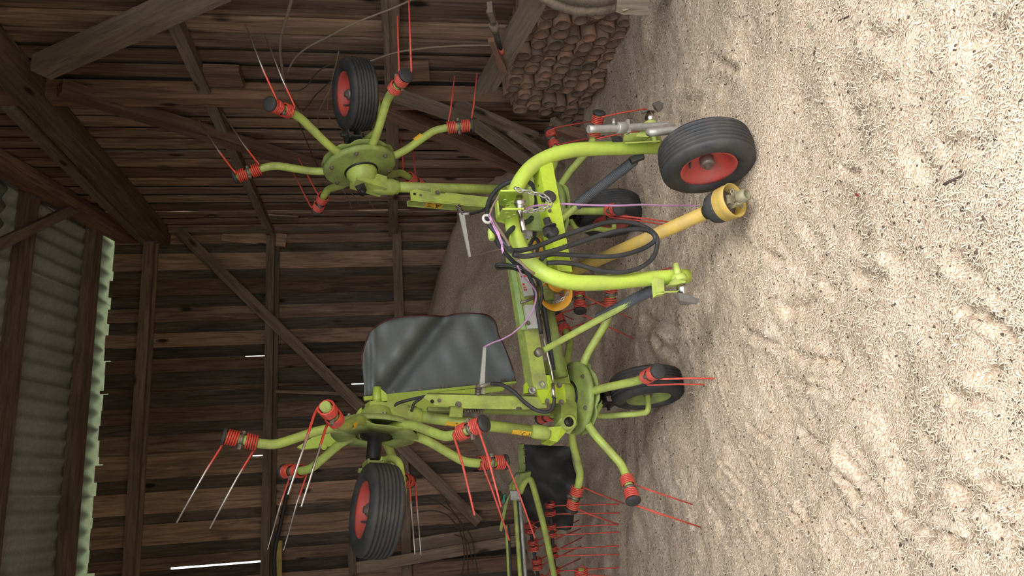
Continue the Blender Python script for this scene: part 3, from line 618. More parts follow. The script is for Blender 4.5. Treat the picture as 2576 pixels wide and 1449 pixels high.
# parking stand: galvanised tube with collar, carrying the front wheel
part('parking_stand', G().spl([m(1480, 325, 1.30), m(1560, 322, 1.31), m(1640, 318, 1.32), m(1690, 318, 1.36), wFR + ZUP*.24 + MC*.13, wFR + ZUP*.12 + MC*.14, wFR + MC*.13, wFR + MC*.02], .0185, 14, 5), ZINC, 'galvanised parking stand tube')
g = G(); g.lathe(m(1552, 322, 1.31), m(1575, 321, 1.31) - m(1552, 322, 1.31), [(.026, 0), (.028, .004), (.028, .045), (.024, .05)], 18); g.prism(mm([(1572, 306, 1.32), (1578, 306, 1.32), (1582, 338, 1.30), (1575, 340, 1.30)]), MN*.02)
g.tube(mm([(1544, 300, 1.33), (1544, 312, 1.33)]), .008, 8); part('stand_collar', g, ZINC)
g = G(); g.tube([m(1537, 345, 1.25), m(1562, 345, 1.25)], .004, 6); g.prism(mm([(1538, 350, 1.23), (1565, 348, 1.23), (1565, 370, 1.22), (1545, 372, 1.22)]), MN*.006); part('stand_plate', g, BLACK)
# struts with coil-sheathed dampers
def strut(a, b, c, lab):
    A, Bq, Cq = m(*a), m(*b), m(*c)
    part('strut', G().tube([Cq, Cq.lerp(A, .06), A], .0165, 14), GREEN, lab)
    P = []; n = 46*8; ax = (A-Bq).normalized(); u = ax.orthogonal().normalized(); v = ax.cross(u); L = (A-Bq).length
    for i in range(n+1):
        w = 2*math.pi*i/8; P.append(Bq + ax*(L*i/n) + (u*math.cos(w) + v*math.sin(w))*.0215)
    g = G(); g.tube(P, .0062, 5); g.tube([Bq, A], .018, 10); part('strut_spring', g, SHEATH, 'black ribbed sheath on the strut')
strut((1598, 402, 1.14), (1452, 516, .80), (1338, 612, .45), 'strut behind the cross bar'); strut((1645, 727, 1.16), (1506, 800, .80), (1362, 884, .40), 'strut to the left frame beam')
g = G(); g.lathe(m(1358, 884, .44), MN, [(.022, -.03), (.024, 0), (.020, .006), (.001, .007)], 16); part('strut_pivot', g, BOLT)
g = G(); g.box(m(1586, 405, 1.15), m(1618, 392, 1.18), .03, .03, MN); part('strut_end', g, BLACK)
# ---- main frame
def beam(a, b, w, h, mt, lab=None, name='frame_beam', up=None): return part(name, G().box(m(*a), m(*b), w, h, up or MN), mt, lab)
beam((1296, 640, .22), (1352, 985, .20), .085, .09, GREEN, 'long box beam to the left rotor')
beam((1283, 640, .262), (1316, 830, .258), .03, .012, GREENP, None, 'beam_flange')
beam((1296, 640, .12), (1380, 480, .02), .085, .09, GREEN, 'box beam to the right rotor')
part('drive_tube', G().tube([m(1368, 735, .16), m(1412, 950, .10)], .039, 18), GREEND, 'dusty tube around the left drive shaft')
part('drive_tube', G().tube([m(1366, 690, .16), m(1388, 560, .06)], .039, 18), GREEND, 'dusty tube around the right drive shaft')
g = G(); g.lathe(m(1366, 722, .17), (m(1412, 950, .10) - m(1368, 735, .16)), [(.05, 0), (.055, .02), (.055, .07), (.045, .09)], 20); g.box(m(1355, 715, .16), m(1405, 705, .2), .12, .12, MN); part('centre_gearbox', g, GREEND)
pt = m(1385, 700, .32); pd = (floorp(1895, 515) + ZUP*.11 - pt).normalized()
g = G(); g.lathe(m(1393, 737, .28), (pd*.55 + MU*.30 - MC*.25).normalized(), [(.066, -.02), (.072, .0), (.092, .075), (.094, .078), (.089, .078), (.068, .0)], 30); g.f = [q for q in g.f if len(q) <= 4]; g.s = g.s[:len(g.f)]; part('pto_cone_guard', g, ORANGE, 'orange plastic cone around the shaft end')
# mount, manual box with red lettering, cross bolt
part('carrier_plate', G().prism(mm([(1298, 660, .27), (1332, 665, .27), (1346, 745, .27), (1318, 748, .27)]), MN*.02), WHITE, 'pale plate on the frame beam')
part('carrier_plate', G().prism(mm([(1316, 770, .27), (1345, 770, .27), (1353, 828, .27), (1325, 830, .27)]), MN*.02), WHITE, 'pale plate with a bolt')
g = G(); g.hexb(m(1328, 813, .29), MN, .010, .012); g.tube(mm([(1310, 762, .30), (1342, 750, .31)]), .008, 8); part('plate_bolt', g, BOLT)
for pts in ([(1314, 713), (1318, 713), (1320, 717), (1318, 718), (1316, 716), (1315, 718)], [(1316, 721), (1323, 721), (1323, 724), (1316, 724)], [(1317, 726), (1319, 726), (1320, 729), (1322, 727), (1326, 728), (1326, 730), (1318, 731)], [(1310, 693), (1324, 693), (1324, 696), (1310, 697)]):
    part('red_lettering', G().prism([m(x, y, .293) for x, y in pts], MN*.001), REDPRINT)
# ---- left rotor gear housing and hinge
g = G(); g.prism(mm([(1352, 942, .24), (1384, 944, .24), (1390, 968, .24), (1420, 966, .22), (1424, 1012, .22), (1366, 1014, .24), (1350, 985, .24)]), MN*-.02)
g.prism(mm([(1352, 942, .24), (1350, 985, .24), (1318, 990, .16), (1318, 968, .16), (1335, 950, .2)]), MN*-.012); part('hinge_plate', g, CHIP, 'bolted hinge plate on the left gear housing')
for x, y in ((1362, 968), (1339, 982)): part('hinge_bush', G().lathe(m(x, y, .245), MN, [(.020, -.01), (.020, .006), (.012, .006), (.012, -.01)], 18), ZINC)
for x, y in ((1375, 1010), (1412, 1012), (1406, 969)): part('bolt', G().hexb(m(x, y, .235), MN, .012, .014), BOLT)
g = G(); g.lathe(oLI, MU, [(.086, .02), (.086, .10), (.07, .13), (.001, .14)], 28); g.box(oLI + MU*.09 + MC*.05, oLI + MU*.11 + MC*.22, .11, .10, MU); g.box(oLI + MU*.07 - MC*.02 + MN*.02, m(1422, 1072, .11), .10, .085, MN); part('gear_housing', g, GREEN, 'cast housing above the lower left rotor')
g = G(); g.lathe(m(1430, 1062, .14), MN, [(.04, -.09), (.04, .02), (.032, .024)], 18); part('hinge_eye', g, GREEN)
part('hinge_pin', G().lathe(m(1430, 1062, .16), MN, [(.028, 0), (.026, .012), (.01, .016), (.001, .016)], 14), GREASE, 'greasy black hinge pin')
g = G(); g.lathe(oRI, MU, [(.086, .02), (.086, .10), (.07, .13), (.001, .14)], 28); g.box(oRI + MU*.09 - MC*.02, oRI + MU*.10 - MC*.22, .11, .10, MU); g.box(oRI + MU*.08, oRI + MU*.09 + MC*.24, .10, .09, MN); part('gear_housing', g, GREEN, 'cast housing above the lower right rotor')
# ---- wings
def wing(px_lo, px_hi, o, ax, A, dlo, dhi, side):
    lo, hi = m(*px_lo, dlo), m(*px_hi, dhi); d = (hi-lo).normalized()
    part('wing_tube', G().tube([lo, hi], .031, 18), GREEN, 'speckled tube of the %s wing' % side)
    part('tube_collar', G().lathe(lo - d*.02, d, [(.036, 0), (.039, .02), (.039, .09), (.031, .105)], 18), GREEN); g = G(); g.lathe(hi + d*.02, -d, [(.034, -.06), (.048, -.02), (.049, .07), (.041, .085), (.041, .10), (.031, .105)], 20); part('tube_collar', g, GREEN)
    g = G(); g.lathe(o, -ax, [(.09, .02), (.088, .055), (.075, .075), (.066, .10), (.001, .115)], 24, True); g.box(o - ax*.075 + A*.055, hi + d*.01, .10, .085, ax); part('wing_gearbox', g, GREEN, 'cast gearbox of the raised %s rotor' % side)
    return lo, hi, d
loL, hiL, dL = wing((1372, 1089), (1020, 1043), oLO, XL, AL, .06, .03, 'left')
loR, hiR, dR = wing((1300, 478), (968, 470), oRO, XR, AR, .0, .03, 'right')
g = G(); g.prism(mm([(1380, 1075, .1), (1412, 1072, .12), (1425, 1085, .1), (1402, 1112, .08), (1378, 1106, .06)]), MN*-.09); part('wing_hinge_casting', g, CHIP, 'cast wing foot with broken edge')
g = G(); g.tube([m(948, 975, .02), m(948, 1022, .02)], .022, 16); g.prism(mm([(958, 978, .04), (972, 990, .04), (975, 1008, .04), (960, 1010, .04)]), MN*-.03); g.prism(mm([(905, 1028, .05), (945, 1008, .05), (950, 1016, .05), (912, 1042, .05), (896, 1055, .05), (893, 1045, .05)]), MN*-.05); part('gearbox_socket', g, GREENB)
part('black_stain', G().prism(mm([(910, 1022, .055), (942, 1008, .055), (935, 1016, .055), (910, 1030, .055)]), MN*.002), GREASE)
g = G(); g.prism(mm([(893, 470, .10), (915, 462, .11), (922, 480, .11), (905, 490, .10)]), MN*.01); part('grease_smear', g, GREASE)
g = G(); g.lathe(m(913, 480, .12), MN, [(.018, -.03), (.018, .006), (.008, .01)], 12); part('gearbox_plug', g, GREASE)
# locking channels
def channel(pts, flange, mt, lab):
    g = G(); g.prism(mm(pts), MN*-.008); a, b = m(*pts[0]), m(*pts[-1])
    g.prism(mm(flange), MN*-.008); part('lock_channel', g, mt, lab)
g = G(); g.prism(mm([(1066, 1000, .20), (1072, 992, .20), (1345, 998, .22), (1372, 1000, .22), (1376, 1026, .22), (1345, 1028, .22), (1316, 1030, .22), (1312, 1023, .22), (1300, 1023, .22), (1298, 1029, .22), (1165, 1027, .20), (1160, 1022, .20), (1095, 1020, .20)]), MN*-.008)
g.prism(mm([(1075, 992, .20), (1345, 998, .22), (1345, 994, .12), (1078, 988, .12)]), MU*.004); part('lock_channel', g, GREEN, 'speckled lock channel of the left wing')
g = G(); g.lathe(m(1087, 1010, .206), MN, [(.010, 0), (.010, .002)], 14, False); part('channel_hole', g, GREASE)
part('bolt', G().hexb(m(1105, 1008, .2), MN, .008, .01), BOLT); part('bolt', G().hexb(m(1153, 1018, .2), MN, .013, .012), BOLT)
part('lock_lug', G().prism(mm([(1134, 1020, .17), (1166, 1022, .17), (1163, 1050, .13), (1131, 1048, .13)]), MN*-.012), GREEN)
P = []; a_, b_ = m(1165, 1033, .15), m(1215, 1034, .15)
for i in range(97): w = 2*math.pi*i/8; P.append(a_.lerp(b_, i/96) + MN*(.012*math.cos(w)) + MC*(.012*math.sin(w)))
part('lock_spring', G().tube(P, .0028, 5), BOLT)
part('lock_bar', G().box(m(1075, 1030, .12), m(1380, 1040, .12), .02, .03, MN), GREEND)
g = G(); g.prism(mm([(1032, 481, .14), (1045, 476, .14), (1085, 483, .14), (1118, 487, .14), (1122, 484, .14), (1228, 496, .14), (1232, 520, .14), (1150, 512, .14), (1034, 503, .14)]), MN*-.008)
g.prism(mm([(1034, 503, .14), (1232, 520, .14), (1236, 529, .03), (1150, 528, .03), (1024, 517, .03), (1023, 506, .06)]), MC*-.006); part('lock_channel', g, GREEN, 'lock channel of the right wing with a warning sticker')
part('lock_lug', G().prism(mm([(1082, 470, .12), (1105, 468, .12), (1108, 490, .15), (1086, 489, .15)]), MN*-.012), GREEN)
g = G(); g.lathe(m(1043, 488, .146), MN, [(.008, 0), (.008, .002)], 12, False); part('channel_hole', g, GREASE)
part('bolt', G().hexb(m(1100, 485, .15), MN, .011, .012), BOLT); part('bolt', G().hexb(m(1058, 491, .142), MN, .006, .006), BOLT)
def sticker(quad, marks):
    q = [m(*p) for p in quad]; nrm = (q[1]-q[0]).cross(q[3]-q[0]).normalized()
    if nrm.dot(CAM - q[0]) < 0: nrm = -nrm
    s = G().prism([p + nrm*.001 for p in q], nrm*.001).put('warning_sticker', STICK, TED)
    for mk in marks:
        poly = [(q[0]*(1-u)+q[1]*u)*(1-v) + (q[3]*(1-u)+q[2]*u)*v + nrm*.0025 for u, v in mk]; G().prism(poly, nrm*.0005).put('sticker_print', PRINT, s)
def tri(a, b, c, w=.05):
    def bar(p, q): dx, dy = q[0]-p[0], q[1]-p[1]; l = math.hypot(dx, dy); nx, ny = -dy/l*w, dx/l*w; return [p, q, (q[0]+nx, q[1]+ny), (p[0]+nx, p[1]+ny)]
    return [bar(a, b), bar(b, c), bar(c, a)]
def ringm(cx, cy, rx, ry, a0, a1, w=.06, n=8):
    o_ = [(cx + rx*math.cos(a0+(a1-a0)*i/n), cy + ry*math.sin(a0+(a1-a0)*i/n)) for i in range(n+1)]; i_ = [(cx + (rx-w)*math.cos(a0+(a1-a0)*i/n), cy + (ry-w*1.6)*math.sin(a0+(a1-a0)*i/n)) for i in range(n+1)]
    return [[o_[i], o_[i+1], i_[i+1], i_[i]] for i in range(n)]
sticker([(1072, 507.5, .127), (1115.5, 512, .127), (1111, 524.5, .05), (1066.5, 520, .05)], tri((.56, .12), (.95, .12), (.70, .88)) + ringm(.25, .5, .17, .38, .6, 2.4) + ringm(.25, .5, .17, .38, 3.6, 5.4) + [[(.22, .45), (.27, .45), (.27, .55), (.22, .55)], [(.66, .3), (.80, .25), (.78, .45), (.68, .42)], [(.46, .1), (.47, .1), (.47, .9), (.46, .9)]])
def tube_sticker(pa, pb, rad, w0, w1, refax, marks):
    a, b = pa, pb; d = (b-a).normalized(); c = (a+b)/2; e = (CAM - c); e = (e - d*e.dot(d)).normalized(); f_ = d.cross(e); V = []; Fc = []; n = 8
    pt_ = lambda u, v, h: a.lerp(b, u) + (e*math.cos(w0+(w1-w0)*v) + f_*math.sin(w0+(w1-w0)*v))*(rad+h)
    for i in range(n+1): V += [pt_(0, i/n, .0012), pt_(1, i/n, .0012)]
    Fc = [(2*i, 2*i+1, 2*i+3, 2*i+2) for i in range(n)]
    s = G().add(V, Fc, True).put('warning_sticker', STICK, TED)
    for mk in marks: G().add([pt_(u, v, .0024) for u, v in mk], [tuple(range(len(mk)))]).put('sticker_print', PRINT, s)
M1 = tri((.05, .85), (.52, .15), (.42, .95), .05) + [[(.64, .3), (.69, .3), (.69, .8), (.64, .8)], [(.78, .45), (.81, .45), (.81, .8), (.78, .8)], [(.86, .4), (.90, .4), (.88, .85), (.84, .85)]]
M2 = tri((.03, .85), (.46, .15), (.36, .95), .05) + ringm(.64, .5, .10, .32, .9, 5.6, .035) + ringm(.86, .5, .09, .34, -1.2, 2.9, .035)
fL = lambda x: loL.lerp(hiL, (1372-x)/(1372-1020.))
sgn = 1 if (MN.cross(dL)).dot(MC) > 0 else -1
tube_sticker(fL(1116), fL(1168), .031, .15*sgn*-1, 1.25*sgn*-1, None, M1); tube_sticker(fL(1282), fL(1330), .031, .15*sgn*-1, 1.25*sgn*-1, None, M2)
# stickers on two rotor arms
for o_, ax_, e1_, e2_, w_ in ((oRO, XR, -AR, WN, 24), (oLO, XL, -AL, WN, 3+120)):
    ax_ = ax_.normalized(); e1_ = (e1_ - ax_*e1_.dot(ax_)).normalized(); e2_ = (e2_ - ax_*e2_.dot(ax_) - e1_*e2_.dot(e1_)).normalized(); e = e1_*math.cos(math.radians(w_)) + e2_*math.sin(math.radians(w_)); A = cols(e, ax_.cross(e), ax_, o_)
    pa, pb = A @ a3(.345, .082), A @ a3(.395, .108); tube_sticker(pa, pb, .0233, -1.5, 1.5, None, [])
# ---- valves and unlocking levers
def lever(top, bot, d, w0, w1):
    a, b = m(*top, d), m(*bot, d); u = (b-a).normalized(); s = MN.cross(u).normalized(); g = G(); g.prism([a - s*w0, a + s*w0, b + s*w1, b - s*w1], MN*.010); part('unlocking_lever', g, WHITE, 'pale tapered lever tied with twine')
lever((1218, 874), (1210, 992), .16, .008, .015); lever((1160, 538), (1181, 648), .18, .016, .006)
def valve(p, q, d):
    a, b = m(*p, d), m(*q, d); P = []; ax = (b-a).normalized(); u = ax.orthogonal().normalized(); v = ax.cross(u)
    for i in range(5*8+1): w = 2*math.pi*i/8; P.append(a.lerp(b, i/40) + (u*math.cos(w) + v*math.sin(w))*.014)
    g = G(); g.tube(P, .0035, 5); g.tube([a, b], .008, 8); g.hexb(b, ax, .014, .02); part('valve_spring', g, BOLT)
valve((1202, 997), (1203, 978), .2); valve((1152, 517), (1160, 535), .18)
g = G(); g.tube(mm([(1200, 975, .2), (1216, 970, .2), (1235, 965, .2)]), .010, 10); part('hose_fitting', g, ZINC)
g = G(); g.tube(mm([(1158, 540, .18), (1172, 538, .19), (1182, 538, .2)]), .009, 10); part('hose_fitting', g, ZINC)
# ---- hoses
Z1 = lambda x, y: (1200 + x/3.623, 440 + y/3.623)
def hose(px, d, r=.0105, mt=HOSE, name='hydraulic_hose', lab=None, zoom=True, sub=5):
    n = len(px); P = []
    for i, (x, y) in enumerate(px):
        if zoom: x, y = Z1(x, y)
        P.append(m(x, y, d[0] + (d[1]-d[0])*i/(n-1) if isinstance(d, tuple) else d))
    return part(name, G().spl(P, r, 8, sub), mt, lab)
hose([(300, 690), (420, 685), (560, 645), (760, 565), (1000, 485), (1200, 432), (1380, 432), (1530, 475), (1635, 560), (1632, 690), (1570, 790), (1450, 860), (1300, 888), (1120, 872), (900, 815), (760, 800), (640, 803)], (1.28, 1.24))
hose([(330, 725), (420, 742), (560, 725), (760, 672), (1000, 592), (1250, 518), (1480, 495), (1590, 525), (1622, 590), (1545, 655), (1400, 712), (1200, 745), (900, 733), (700, 722), (610, 742), (585, 775)], (1.30, 1.22))
hose([(310, 690), (262, 600), (300, 510), (400, 445), (480, 415), (525, 330), (545, 230), (525, 130), (480, 70), (390, 45), (270, 75), (180, 135), (115, 225), (92, 330), (115, 470), (200, 640), (330, 790), (450, 880), (530, 1060), (552, 1250), (585, 1449)], (1.31, .3), .0115)
hose([(325, 700), (250, 620), (180, 540), (120, 470), (95, 420)], (1.3, 1.25), .009)
hose([(-40, 350), (60, 320), (150, 265), (200, 215), (260, 200)], (.2, 1.1), .008)
hose([(560, 1250), (590, 1100), (560, 960), (400, 880), (300, 850), (190, 850), (190, 815), (330, 825), (420, 850), (500, 890)], (.35, .6), .008)
hose([(520, 560), (540, 480), (560, 380), (530, 300)], (1.0, 1.1), .010); hose([(480, 640), (520, 580), (560, 610), (545, 700)], (.9, .9), .009)
hose([(1235, 965), (1262, 968), (1292, 985), (1320, 1012), (1350, 1032), (1378, 1036), (1392, 1022), (1395, 1000)], (.24, .30), .0105, zoom=False)
hose([(1182, 538), (1205, 533), (1228, 520), (1245, 505)], (.2, .6), .008, zoom=False)
hose([(985, 1030), (1000, 1015), (1030, 1006), (1066, 998), (1100, 992), (1135, 996)], (.08, .14), .008, zoom=False); hose([(1035, 1035), (1042, 1015), (1060, 1002)], (.08, .12), .007, zoom=False)
hose([(1362, 740), (1372, 790), (1382, 860), (1392, 930)], (.24, .24), .012, zoom=False)
g = G(); g.tube(mm([(1358, 790, .26), (1370, 860, .27), (1388, 935, .28), (1392, 965, .28)]), .006, 10); g.tube(mm([(1390, 965, .28), (1393, 1000, .28)]), .011, 10); part('steel_pipe', g, STEEL, 'thin steel hydraulic pipe with fittings')
# socket covers, cable box and clutter behind the cross bar
def knob(x, y, d): 
    g = G(); g.lathe(m(x, y, d), MN + MC*.2, [(.030, -.02), (.031, .008), (.027, .013), (.012, .014), (.001, .012)], 22); g.box(m(x-18, y+2, d), m(x-4, y+1, d), .03, .03, MN); part('coupling_cap', g, BLACK, 'black coupling cap')
knob(1388, 582, 1.21); knob(1382, 495, 1.20)
g = G(); g.lathe(m(1378, 560, 1.21), m(1382, 572, 1.21) - m(1376, 556, 1.21), [(.016, -.02), (.017, .012), (.032, .02), (.032, .024)], 18); part('coupling_boot', g, BLACK)
g = G(); g.prism(mm([(1322, 575, 1.05), (1338, 573, 1.05), (1340, 592, 1.05), (1326, 594, 1.05)]), MN*-.03); part('cable_clip', g, WHITE)
g = G(); g.prism(mm([(1330, 470, .7), (1345, 470, .7), (1352, 600, .6), (1338, 602, .6)]), MN*-.12); part('mounting_plate', g, GREEN); g = G(); g.prism(mm([(1342, 590, .75), (1358, 575, .75), (1368, 640, .65), (1352, 650, .65)]), MN*-.02); part('side_plate', g, ORANGE)
beam((1352, 555, 1.1), (1370, 600, .2), .09, .10, GREEND, 'draw beam joining hitch frame and rotor frame', 'draw_beam', MU)
g = G(); g.prism(mm([(1318, 560, .95), (1346, 520, .95), (1352, 560, .9), (1330, 600, .9)]), MN*-.02); part('rubber_flap', g, BLACK)
part('end_knob', G().lathe(m(1236, 588, 1.08), MC*-1, [(.013, -.025), (.016, -.01), (.016, .02), (.012, .03)], 14), GREEN)
# ---- drive shaft lying on the ground
E_ = floorp(1893, 512) + ZUP*.125; A_ = m(1408, 697, .36); dS = (E_ - A_).normalized()
part('pto_shaft_tube', G().tube([A_, A_ + (E_-A_)*.93], .032, 20), YELLOW, 'dusty yellow drive shaft guard tube')
g = G(); g.lathe(A_ + (E_-A_)*.93, dS, [(.034, -.03), (.040, -.01), (.066, .01), (.072, .03), (.073, .05), (.072, .07)], 24); part('guard_collar', g, BLACK)
g = G(); o_ = A_ + (E_-A_)*.93; g.lathe(o_, dS, [(.072, .06), (.077, .066), (.073, .076), (.078, .083), (.073, .093), (.079, .10), (.075, .11), (.079, .13), (.074, .13), (.066, .06)], 28); g.f = [q for q in g.f if len(q) <= 4]; g.s = g.s[:len(g.f)]; part('guard_cone', g, YELLOW, 'ribbed yellow guard cone full of dirt')
part('packed_dirt', G().lathe(o_, dS, [(.066, .062), (.06, .085), (.04, .10), (.02, .094), (.001, .098)], 14), BARK, 'clod of dirt in the guard cone')
g = G(); g.lathe(o_, dS, [(.02, .06), (.024, .10), (.022, .12)], 12)
for s in (-1, 1): g.prism([o_ + dS*.115 + MC*(.030*s) - MN*.022, o_ + dS*.165 + MC*(.030*s) - MN*.018, o_ + dS*.165 + MC*(.030*s) + MN*.018, o_ + dS*.115 + MC*(.030*s) + MN*.022], MC*(-.011*s))
g.box(o_ + dS*.11, o_ + dS*.125, .06, .04, MC); g.lathe(o_ + dS*.145, MC, [(.010, -.034), (.010, .034)], 10); g.lathe(o_ + dS*.145, MN, [(.010, -.03), (.010, .03)], 10); g.lathe(o_ + dS*.15, dS, [(.024, 0), (.027, .006), (.027, .045), (.018, .047), (.018, .02)], 16); part('shaft_yoke', g, paint('olive_steel', (.22, .20, .12), (.12, .10, .07), .6, .45, 12), 'steel yoke of the drive shaft')
def free_chain(P, ln=.024, r=.0032):
    g = G(); P = spline(P, 8); L = [0]
    for a, b in zip(P[:-1], P[1:]): L.append(L[-1] + (b-a).length)
    n = max(2, int(L[-1]/(ln*.72))); k = 0
    for i in range(n):
        s = (i+.5)*L[-1]/n
        while k < len(L)-2 and L[k+1] < s: k += 1
        o = P[k].lerp(P[k+1], (s-L[k])/max(1e-6, L[k+1]-L[k])); t = (P[k+1]-P[k]).normalized(); a = Vector((0, -1, .3)) if i % 2 else Vector((0, -1, .3)).cross(t); a = (a - t*a.dot(t)).normalized()
        pts = [o + t*(ln/2*math.cos(w)) + a*(ln*.27*math.sin(w)) for w in [2*math.pi*q/10 for q in range(10)]]; g.tube(pts + [pts[0], pts[1]], r, 5, False)
    return g
Zs = (o_ - CAM).dot(fw); part('guard_chain', free_chain([at(1842, 478, Zs-.06), at(1840, 492, Zs-.07), at(1846, 506, Zs-.07), at(1858, 516, Zs-.06), at(1874, 522, Zs-.05)]), ZINC)
part('cone_chain', free_chain([m(1400, 760, .40), m(1412, 755, .44), m(1425, 742, .46), m(1432, 730, .46)]), ZINC)
g = G(); g.lathe(m(1400, 705, .33), dS, [(.066, -.02), (.066, 0), (.060, .006), (.066, .012), (.060, .018), (.066, .024), (.058, .03), (.058, .06), (.034, .075)], 26); part('inner_cone', g, ORANGE, 'ribbed orange inner guard')
# ---- pink twine, rags
hose([(440, 310), (520, 285), (620, 272), (760, 264), (1000, 275), (1300, 280), (1500, 272), (1750, 280), (1950, 278), (2080, 292)], (1.25, 1.02), .0048, PINK, 'pull_cord', 'pink pull cord hanging from the cross bar')
hose([(130, 390), (270, 600), (330, 720), (450, 850), (520, 900)], (1.33, 1.25), .006, TWINE, 'brown_cord'); hose([(200, 200), (150, 270), (120, 350), (115, 385)], (1.33, 1.33), .004, TWINE, 'brown_cord')
hose([(370, 830), (420, 930), (500, 1010), (540, 1090), (510, 1230), (430, 1350), (320, 1449)], (.75, .34), .0045, PINK, 'pull_cord'); hose([(1288, 840), (1262, 854), (1240, 862), (1218, 873)], (.34, .2), .0045, PINK, 'pull_cord', None, False)
hose([(1181, 648), (1210, 640), (1240, 631), (1262, 627)], (.19, 1.2), .003, TWINE, 'thin_cord', None, False)
g = G(); Pq = [Z1(*q) for q in ((112, 375), (135, 440), (165, 500), (200, 560), (225, 620), (240, 685))]; wv = (.010, .017, .012, .02, .026, .012); V = []; Fc = []
for i, ((x, y), w_) in enumerate(zip(Pq, wv)):
    c_ = m(x, y, 1.36 + .01*(i % 2))
    for k in range(5): V.append(c_ + MC*(w_*(k-2)/2) + MN*(.008*math.sin(k*1.9+i)))
for i in range(5):
    for k in range(4): Fc.append((i*5+k, i*5+k+1, i*5+6+k, i*5+5+k))
g.add(V, Fc, True); rg = part('pink_rag', g, PINK, 'pink cloth strip knotted to the ring'); rg.modifiers.new('s', 'SOLIDIFY').thickness = .003
gx, gy = Z1(92, 402); P = [m(gx, gy, 1.34) + (MC*math.cos(w) + MU*math.sin(w))*.017 for w in [2*math.pi*i/16 for i in range(18)]]
part('cord_ring', G().tube(P, .0055, 8, False), WHITE, 'white plastic ring on the hose')
# ---- border spreading curtain on its carrier
Z2 = lambda x, y: (880 + x/4.261, 780 + y/4.261)
OUT = [(135, 600), (130, 480), (160, 380), (190, 290), (260, 190), (380, 120), (520, 80), (700, 65), (900, 60), (1000, 68), (1100, 50), (1200, 35), (1330, 35), (1440, 45), (1520, 80), (1570, 150), (1590, 260), (1640, 350), (1700, 500), (1750, 640)]
b0, b1 = Z2(160, 930), Z2(1785, 768)
no = len(OUT); nr = 16; V = []; Fc = []; OUTs = []
oo = [Vector((*Z2(*q), 0)) for q in OUT]; os_ = spline(oo, 3); NO = len(os_)
for i, q in enumerate(os_):
    u = i/(NO-1); bx = b0[0] + (b1[0]-b0[0])*u; by = b0[1] + (b1[1]-b0[1])*u
    for j in range(nr+1):
        t_ = j/nr; x = bx + (q.x-bx)*t_; y = by + (q.y-by)*t_; lx, ly = (x-880)*4.261, (y-780)*4.261
        # folds: one deep crease from the lower bar corner to the top, soft waves elsewhere
        dc = (lx - 390)*.78 - (880-ly)*.62; cre = math.exp(-(dc/80)**2)*min(1, max(0, (ly-60)/100 + .6))
        dd = -.34 - .12*cre + .05*math.exp(-((dc+190)/150)**2) + .02*math.sin(lx/95 + ly/300)*t_ + .012*math.sin(lx/41-ly/80)*t_ + .06*t_*t_*(u-.4)
        dd += .03*math.exp(-((lx-250)/30)**2) - .02*math.exp(-((lx-205)/25)**2)
        V.append(m(x, y, dd))
for i in range(NO-1):
    for j in range(nr): a = i*(nr+1)+j; Fc.append((a, a+nr+1, a+nr+2, a+1))
cu = G().add(V, Fc, True).put('border_curtain', TARP, TED, 'grey plastic border curtain with a deep crease'); md = cu.modifiers.new('s', 'SOLIDIFY'); md.thickness = .004
edge = [V[i*(nr+1)+nr] for i in range(NO)]; G().tube(edge, .0045, 6).put('curtain_hem', HEM, cu)
for q in ((465, 885), (745, 852), (990, 825), (1028, 822), (1268, 798), (1512, 768), (1635, 755), (1670, 750), (1752, 748)):
    G().hexb(m(*Z2(*q), -.31), MN, .008, .01).put('curtain_bolt', BOLT, cu)
g = G(); g.prism(mm([(*Z2(150, 925), -.30), (*Z2(1785, 762), -.30), (*Z2(1782, 782), -.30), (*Z2(160, 965), -.30)]), MN*-.02); g.prism(mm([(*Z2(380, 925), -.27), (*Z2(1690, 815), -.27), (*Z2(1640, 865), -.27), (*Z2(1480, 885), -.27), (*Z2(950, 1080), -.27), (*Z2(700, 1090), -.27), (*Z2(400, 1000), -.27)]), MN*-.012)
part('curtain_carrier', g, GREENB, 'bright green steel carrier of the grey curtain')
g = G(); g.prism(mm([(748, 1124, -.2), (790, 1098, -.2), (850, 1085, -.2), (900, 1085, -.2), (905, 1110, -.2), (840, 1122, -.2), (760, 1130, -.2)]), MN*-.02); g.hexb(m(815, 1125, -.19), MN, .011, .02); part('carrier_end', g, GREENB)
# ================================================================== hay rake behind, cut by the frame edge
RZ = 5.45
def k_(x, y, dz=0): return at(x, y, RZ + dz)
RAKE = empty('hay_rake', floorp(1480, 1400), 'green rotary hay rake with rows of thin red tines, cut off by the picture edge', 'hay rake')
def rp(name, g, mt, label=None): return g.put(name, mt, RAKE, label)
rp('arched_tube', G().spl([k_(1308, 1240), k_(1315, 1222), k_(1324, 1208), k_(1334, 1207), k_(1341, 1222), k_(1352, 1262), k_(1372, 1340), k_(1394, 1449), k_(1412, 1560)], .0225, 12, 5), GREEN, 'lime green arched tube')
rp('bracket', G().prism([k_(1281, 1222), k_(1298, 1194), k_(1336, 1187), k_(1333, 1204), k_(1316, 1216), k_(1296, 1240), k_(1284, 1250)], fw*.05), GREEND)
rp('bracket_bolt', G().hexb(k_(1303, 1196, -.01), -fw, .012, .015), BOLT)
rp('bracket_arm', G().prism([k_(1284, 1238), k_(1290, 1222), k_(1278, 1262), k_(1262, 1338), k_(1256, 1334), k_(1268, 1270)], fw*.03), GREEND)
rp('teal_tape', G().prism([k_(1266, 1246, -.01), k_(1272, 1242, -.01), k_(1269, 1264, -.01), k_(1263, 1266, -.01)], fw*.03), mat('teal_tape', (.02, .20, .13), .5))
rp('clamp', G().box(k_(1296, 1232, -.01), k_(1297, 1254, -.01), .07, .06, fw), ZINC)
